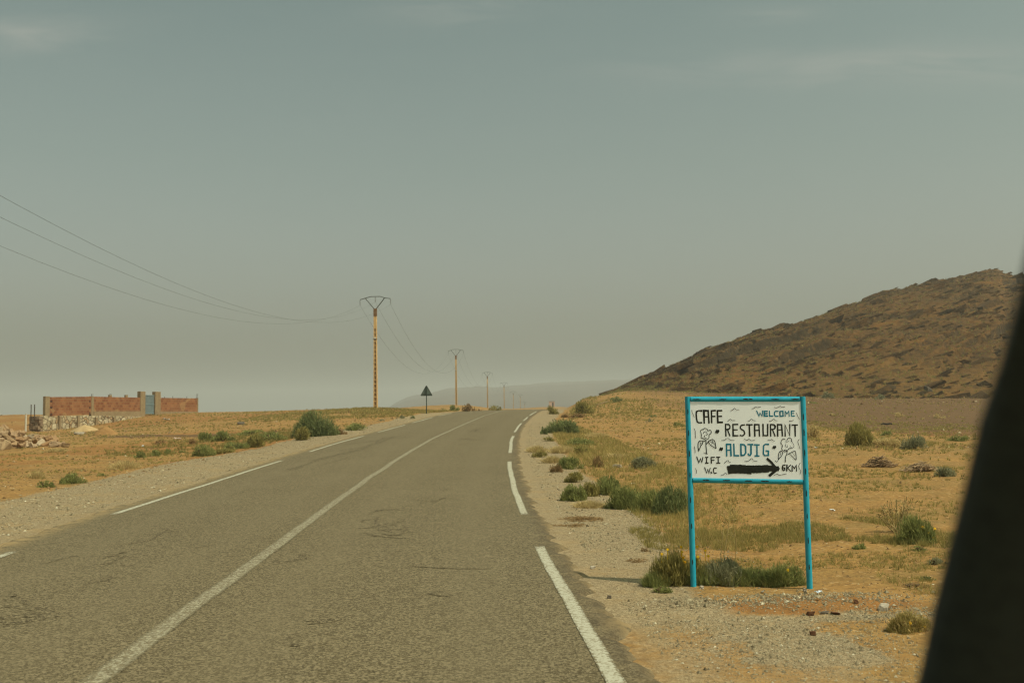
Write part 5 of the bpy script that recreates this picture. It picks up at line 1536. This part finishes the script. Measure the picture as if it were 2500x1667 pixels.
# ------------------------------------------------------------------ ground cover
def scatter_grass():
    r = np.random.default_rng(31)
    P, Hh, Wd, Kk = [], [], [], []
    def patch(n, cx, cy_, sx, sy, h0, h1, lo, hi, keep=.5, seed=1, clear=4.6):
        x = cx + r.uniform(-1, 1, n) * sx; y = cy_ + r.uniform(-1, 1, n) * sy
        e = np.hypot((x - cx) / sx, (y - cy_) / sy)
        f = fbm(x * .7, y * .7, seed, 4)
        ok = (f > keep - .06 + .10 * e ** 2) & (np.abs(x - road_x(y)) > clear) & (e < 1)
        x, y = x[ok], y[ok]; P.append(np.stack([x, y, ground_z(x, y)], 1)); m_ = len(x)
        Hh.append(r.uniform(h0, h1, m_)); Wd.append(np.clip(.55 * np.hypot(x, y) / 995, .004, .05)); Kk.append(r.uniform(lo, hi, m_))
    # olive turf behind the board and to its right
    patch(3600, 2.2, 13.0, 2.0, 1.7, .04, .13, .15, .75, .42, 5); patch(3000, 4.6, 12.6, 1.9, 1.4, .04, .13, .1, .7, .42, 6)
    patch(1500, 3.2, 10.6, 2.2, .7, .03, .09, .2, .8, .50, 7); patch(1300, 4.3, 9.0, .9, 1.6, .03, .09, .3, .9, .52, 17)
    # sparse weeds over the field
    patch(6500, 6, 19, 6.5, 6, .03, .12, .15, .9, .50, 8, 5.2); patch(8000, 12, 32, 14, 10, .04, .14, .2, .95, .50, 9, 5.6)
    patch(7500, 20, 58, 24, 20, .06, .18, .3, 1, .50, 10, 6); patch(3600, 28, 100, 36, 26, .10, .26, .35, 1, .50, 12, 7)
    patch(2600, 14, 62, 7, 30, .08, .22, .3, 1, .44, 13, 6.2); patch(1500, 7, 84, 4, 24, .10, .26, .3, 1, .40, 14, 6)
    # straw verge among the shrubs of the right shoulder
    patch(3800, 2.6, 34, 1.5, 22, .08, .24, .45, 1, .36, 24, 5.0); patch(1700, 2.0, 17.5, 1.1, 3.2, .06, .16, .3, 1, .40, 25, 5.0)
    patch(2600, -13.0, 48, 4.5, 12, .08, .22, .0, .6, .43, 26, 7.2)
    # left field
    patch(6500, -16, 30, 9, 12, .03, .10, .2, .95, .52, 15, 7.4); patch(8000, -24, 62, 18, 24, .05, .14, .3, 1, .52, 16, 7)
    patch(6500, -11, 86, 12, 16, .10, .24, .25, .85, .40, 18, 5.6); patch(2500, -30, 100, 16, 14, .08, .2, .4, 1, .5, 19, 6)
    P, Hh, Wd, Kk = (np.concatenate(a) for a in (P, Hh, Wd, Kk))
    V, T, K = tufts(P, Hh, 13, Wd, 55, .85)
    K = np.clip(np.repeat(Kk, 13 * 3) * .75 + K * .25, 0, 1)
    me = mesh_np("grass", V, None, T, [LEAF['turf']], None, False, {"shade": K})
    tag(link("grass", me), "sparse olive and straw weeds growing over the sand", "grass", None, "stuff")
scatter_grass()

def scatter_stones():
    r = np.random.default_rng(77)
    octV = np.array([(1, 0, 0), (0, 1, 0), (-1, 0, 0), (0, -1, 0), (0, 0, 1), (.3, .3, -.6)], float)
    octT = np.array([(0, 1, 4), (1, 2, 4), (2, 3, 4), (3, 0, 4), (1, 0, 5), (2, 1, 5), (3, 2, 5), (0, 3, 5)])
    def make(name, x, y, s, mat, label):
        n = len(x); V = octV[None] * (1 + r.uniform(-.35, .35, (n, 6, 3))) * s[:, None, None]
        V[..., 2] *= r.uniform(.4, .85, n)[:, None]
        a = r.uniform(0, 6.28, n); c, s_ = np.cos(a)[:, None], np.sin(a)[:, None]
        X = V[..., 0] * c - V[..., 1] * s_ * .75; Y = V[..., 0] * s_ + V[..., 1] * c * .75
        Z = V[..., 2] + (ground_z(x, y) + s * .12)[:, None]
        VV = np.stack([X + x[:, None], Y + y[:, None], Z], -1).reshape(-1, 3)
        T = (octT[None] + (np.arange(n) * 6)[:, None, None]).reshape(-1, 3)
        me = mesh_np(name, VV, None, T, [mat], None, False, {"shade": np.repeat(r.random(n), 6)})
        tag(link(name, me), label, "gravel" if name == "gravel" else "stones", None, "stuff")
    t = NT("gravel_stone", (.88, .90, .86)); k = t.attr("shade")
    c = t.mix(k, (.12, .092, .055), (.40, .335, .22)); c = t.mix(t.rng(k, .9, 1, 0, .8), c, (.58, .52, .40)); mg = t.color(c)
    t = NT("field_stone", (.85, .88, .80)); k = t.attr("shade")
    c = t.mix(k, (.13, .072, .034), (.34, .215, .105)); c = t.mix(t.rng(k, .92, .97), c, (.58, .50, .37)); mf = t.color(c)
    xs, ys, ss = [], [], []
    def put(n, f, smin, smax, a=2.6):
        x, y = f(n); xs.append(x); ys.append(y); ss.append(np.clip(smin * (1 + r.pareto(a, len(x)) * .8), smin, smax))
    def shoulder(side, y0, y1, d0, d1):
        def f(n):
            y = np.exp(r.uniform(math.log(y0), math.log(y1), n)); x = road_x(y) + side * r.uniform(d0, d1, n); return x, y
        return f
    put(11000, shoulder(1, 5, 15, 3.75, 5.6), .004, .020); put(9000, shoulder(1, 12, 60, 3.8, 5.2), .007, .03)
    put(12000, shoulder(-1, 13, 70, 4.1, 6.9), .009, .04)
    def lay(cx, cy_, sx, sy):
        def f(n): return cx + r.normal(0, sx, n), cy_ + r.normal(0, sy, n)
        return f
    put(4500, lay(2.0, 7.2, .5, .42), .004, .016); put(2000, lay(1.5, 7.9, .55, .2), .004, .016); put(2200, lay(3.2, 8.2, .5, .16), .005, .022); put(2600, lay(2.3, 8.75, .7, .16), .006, .03)
    put(2600, lay(2.6, 7.2, 1.1, 1.2), .003, .014)
    x, y, s = map(np.concatenate, (xs, ys, ss)); ok = (np.abs(x - road_x(y) - .0) > 3.7) & (y > 3)
    make("gravel", x[ok], y[ok], s[ok], mg, "loose gravel along the road shoulders")
    xs.clear(); ys.clear(); ss.clear()
    def field(x0, x1, y0, y1, keep=.45, seed=1):
        def f(n):
            y = np.exp(r.uniform(math.log(y0), math.log(y1), n)); x = r.uniform(x0, x1, n) * y
            ok = fbm(x * .25, y * .25, seed, 3) > keep
            return x[ok], y[ok]
        return f
    put(3500, field(.15, .6, 9, 40, .45, 2), .008, .05); put(9000, field(.04, .62, 30, 130, .42, 3), .025, .22); put(6000, field(-.62, -.1, 20, 70, .4, 4), .018, .12); put(4200, field(-.6, -.05, 55, 115, .42, 5), .03, .2)
    put(3000, field(.25, .62, 105, 135, .40, 6), .06, .4)
    x, y, s = map(np.concatenate, (xs, ys, ss)); s = np.minimum(s, .0021 * y); d = x - road_x(y); ok = (np.abs(d) > 6)
    make("field_stones", x[ok], y[ok], s[ok], mf, "small stones strewn over the desert soil")
scatter_stones()

# ------------------------------------------------------------------ far small things
p = at_depth(1347, 980, 380.0); zg = gz(p[0], 380.0)
m = MB(); m.box((0, 0, (p[2] - zg) / 2), (2.1, 2.0, p[2] - zg)); hb = empty("hut", (p[0], 380.0, zg))
m.build("wall", [simple("pink_render", (.66, .46, .35), (.60, .41, .31), 1)], hb)
m = MB(); m.box((0, 0, p[2] - zg + .06), (2.3, 2.2, .11)); m.build("roof", [simple("hut_roof", (.34, .22, .15), (.28, .18, .12), 1)], hb)
m = MB(); m.box((.35, -1.003, .9), (.7, .02, 1.8)); m.build("door", [simple("hut_door", (.12, .09, .07), (.09, .07, .05), 3)], hb)
tag(hb, "tiny pale pink hut far off where the road goes over the crest", "hut")
def far_tree(px, py, hpx, seed, label):
    Y = 230.0; p = at_depth(px, py, Y); zg = gz(p[0], Y); h = p[2] - zg; root = empty("tree", (p[0], Y, zg))
    r = np.random.default_rng(seed); w = h * 1.1
    V, Q, T, k = twigs(w, h * .62, w * .8, 700, .16, seed, 'dome'); V[:, 2] += h * .38
    link("crown", mesh_np("crown", V, Q, T, [LEAF['deep']], None, False, {"shade": k}), root)
    m = MB(); m.tube([(0, 0, -.3), (.1, 0, h * .25), (0, .05, h * .55)], [.14, .1, .05], 6); m.build("trunk", [M_STEM], root)
    tag(root, label, "tree", "dark trees on the far plain")
far_tree(4, 1012, 10, 5, "dark tree on the far plain at the very left border"); far_tree(22, 1014, 8, 6, "smaller dark tree on the plain, second from the left border"); far_tree(38, 1015, 7, 9, "low dark tree on the plain, next to the white post")

# ------------------------------------------------------------------ the car the picture is taken from
def build_car():
    root = empty("car", (0, 0, 0)); tag(root, "dark inside of the car with its windscreen pillar at the right", "car")
    md = NT("pillar_trim", (1, 1, 1)); md.b.inputs["Roughness"].default_value = .7
    md = md.color(md.mix(md.rng(md.noise(60, 4), .4, .6), (.040, .050, .048), (.050, .062, .058)))
    mr = simple("headlining", (.10, .10, .09), (.13, .13, .115), 20); mp = simple("body_paint", (.35, .35, .34), (.38, .38, .37), 4, .3, 0, .5)
    # inner edge of the pillar as surveyed, low end ahead, top end nearer
    e = []
    for px, py, Y in ((2215, 1780, .90), (2249, 1648, .86), (2279, 1504, .825), (2318, 1347, .79), (2357, 1197, .755), (2396, 1033, .715), (2449, 882, .67), (2495, 705, .61), (2530, 560, .565)):
        e.append(at_depth(px, py, Y))
    e = np.array(e); lo = e[0] + (e[0] - e[1]) * 2.2; hi = e[-1] + (e[-1] - e[-2]) * 2.6
    e = np.concatenate([[lo], e, [hi]])
    m = MB(); n = len(e); prof = [(0, 0), (.006, -.012), (.03, -.026), (.075, -.034), (.135, -.03), (.17, .0), (.165, .05), (.11, .085), (.05, .075), (.012, .03)]
    V = []
    for i, p in enumerate(e):
        wd = 1.15 - .25 * i / (n - 1)
        for (a, b) in prof: V.append((p[0] + a * wd, p[1] + b * wd, p[2]))
    k = len(prof)
    m.add(V, [(i * k + j, (i + 1) * k + j, (i + 1) * k + (j + 1) % k, i * k + (j + 1) % k) for i in range(n - 1) for j in range(k)])
    o = m.build("windscreen_pillar", [md], root); smooth_by_angle(o, 60)
    zt = hi[2]
    m = MB(); m.box((-.55, -.92, zt + .03), (2.0, 2.35, .06)); m.build("roof", [mr], root)  # out of view, added to keep the sun off the pillar
    m = MB(); m.box((.58, -.75, .82), (.07, 2.2, 1.0)); m.build("door", [md], root)
    m = MB(); m.box((-.55, 1.0, .86), (1.75, .62, .30)); m.build("dashboard", [md], root)
    m = MB(); m.box((-.55, 1.95, .62), (1.8, 1.3, .42), taper=.92); m.build("bonnet", [mp], root)
build_car()

# ------------------------------------------------------------------ dust haze
hz = bpy.data.materials.new("dust_haze"); hz.use_nodes = True
n_, l_ = hz.node_tree.nodes, hz.node_tree.links; n_.clear()
pv = n_.new("ShaderNodeVolumePrincipled"); om = n_.new("ShaderNodeOutputMaterial")
pv.inputs["Color"].default_value = (.885, .89, .835, 1)
pv.inputs["Density"].default_value = .0005
pv.inputs["Anisotropy"].default_value = .1
l_.new(pv.outputs[0], om.inputs["Volume"])
m = MB(); m.box((0, 1500, 53), (9600, 7000, 126))
o = m.build("haze", [hz]); tag(o, "pale dust haze lying over the desert", "haze", None, "stuff")
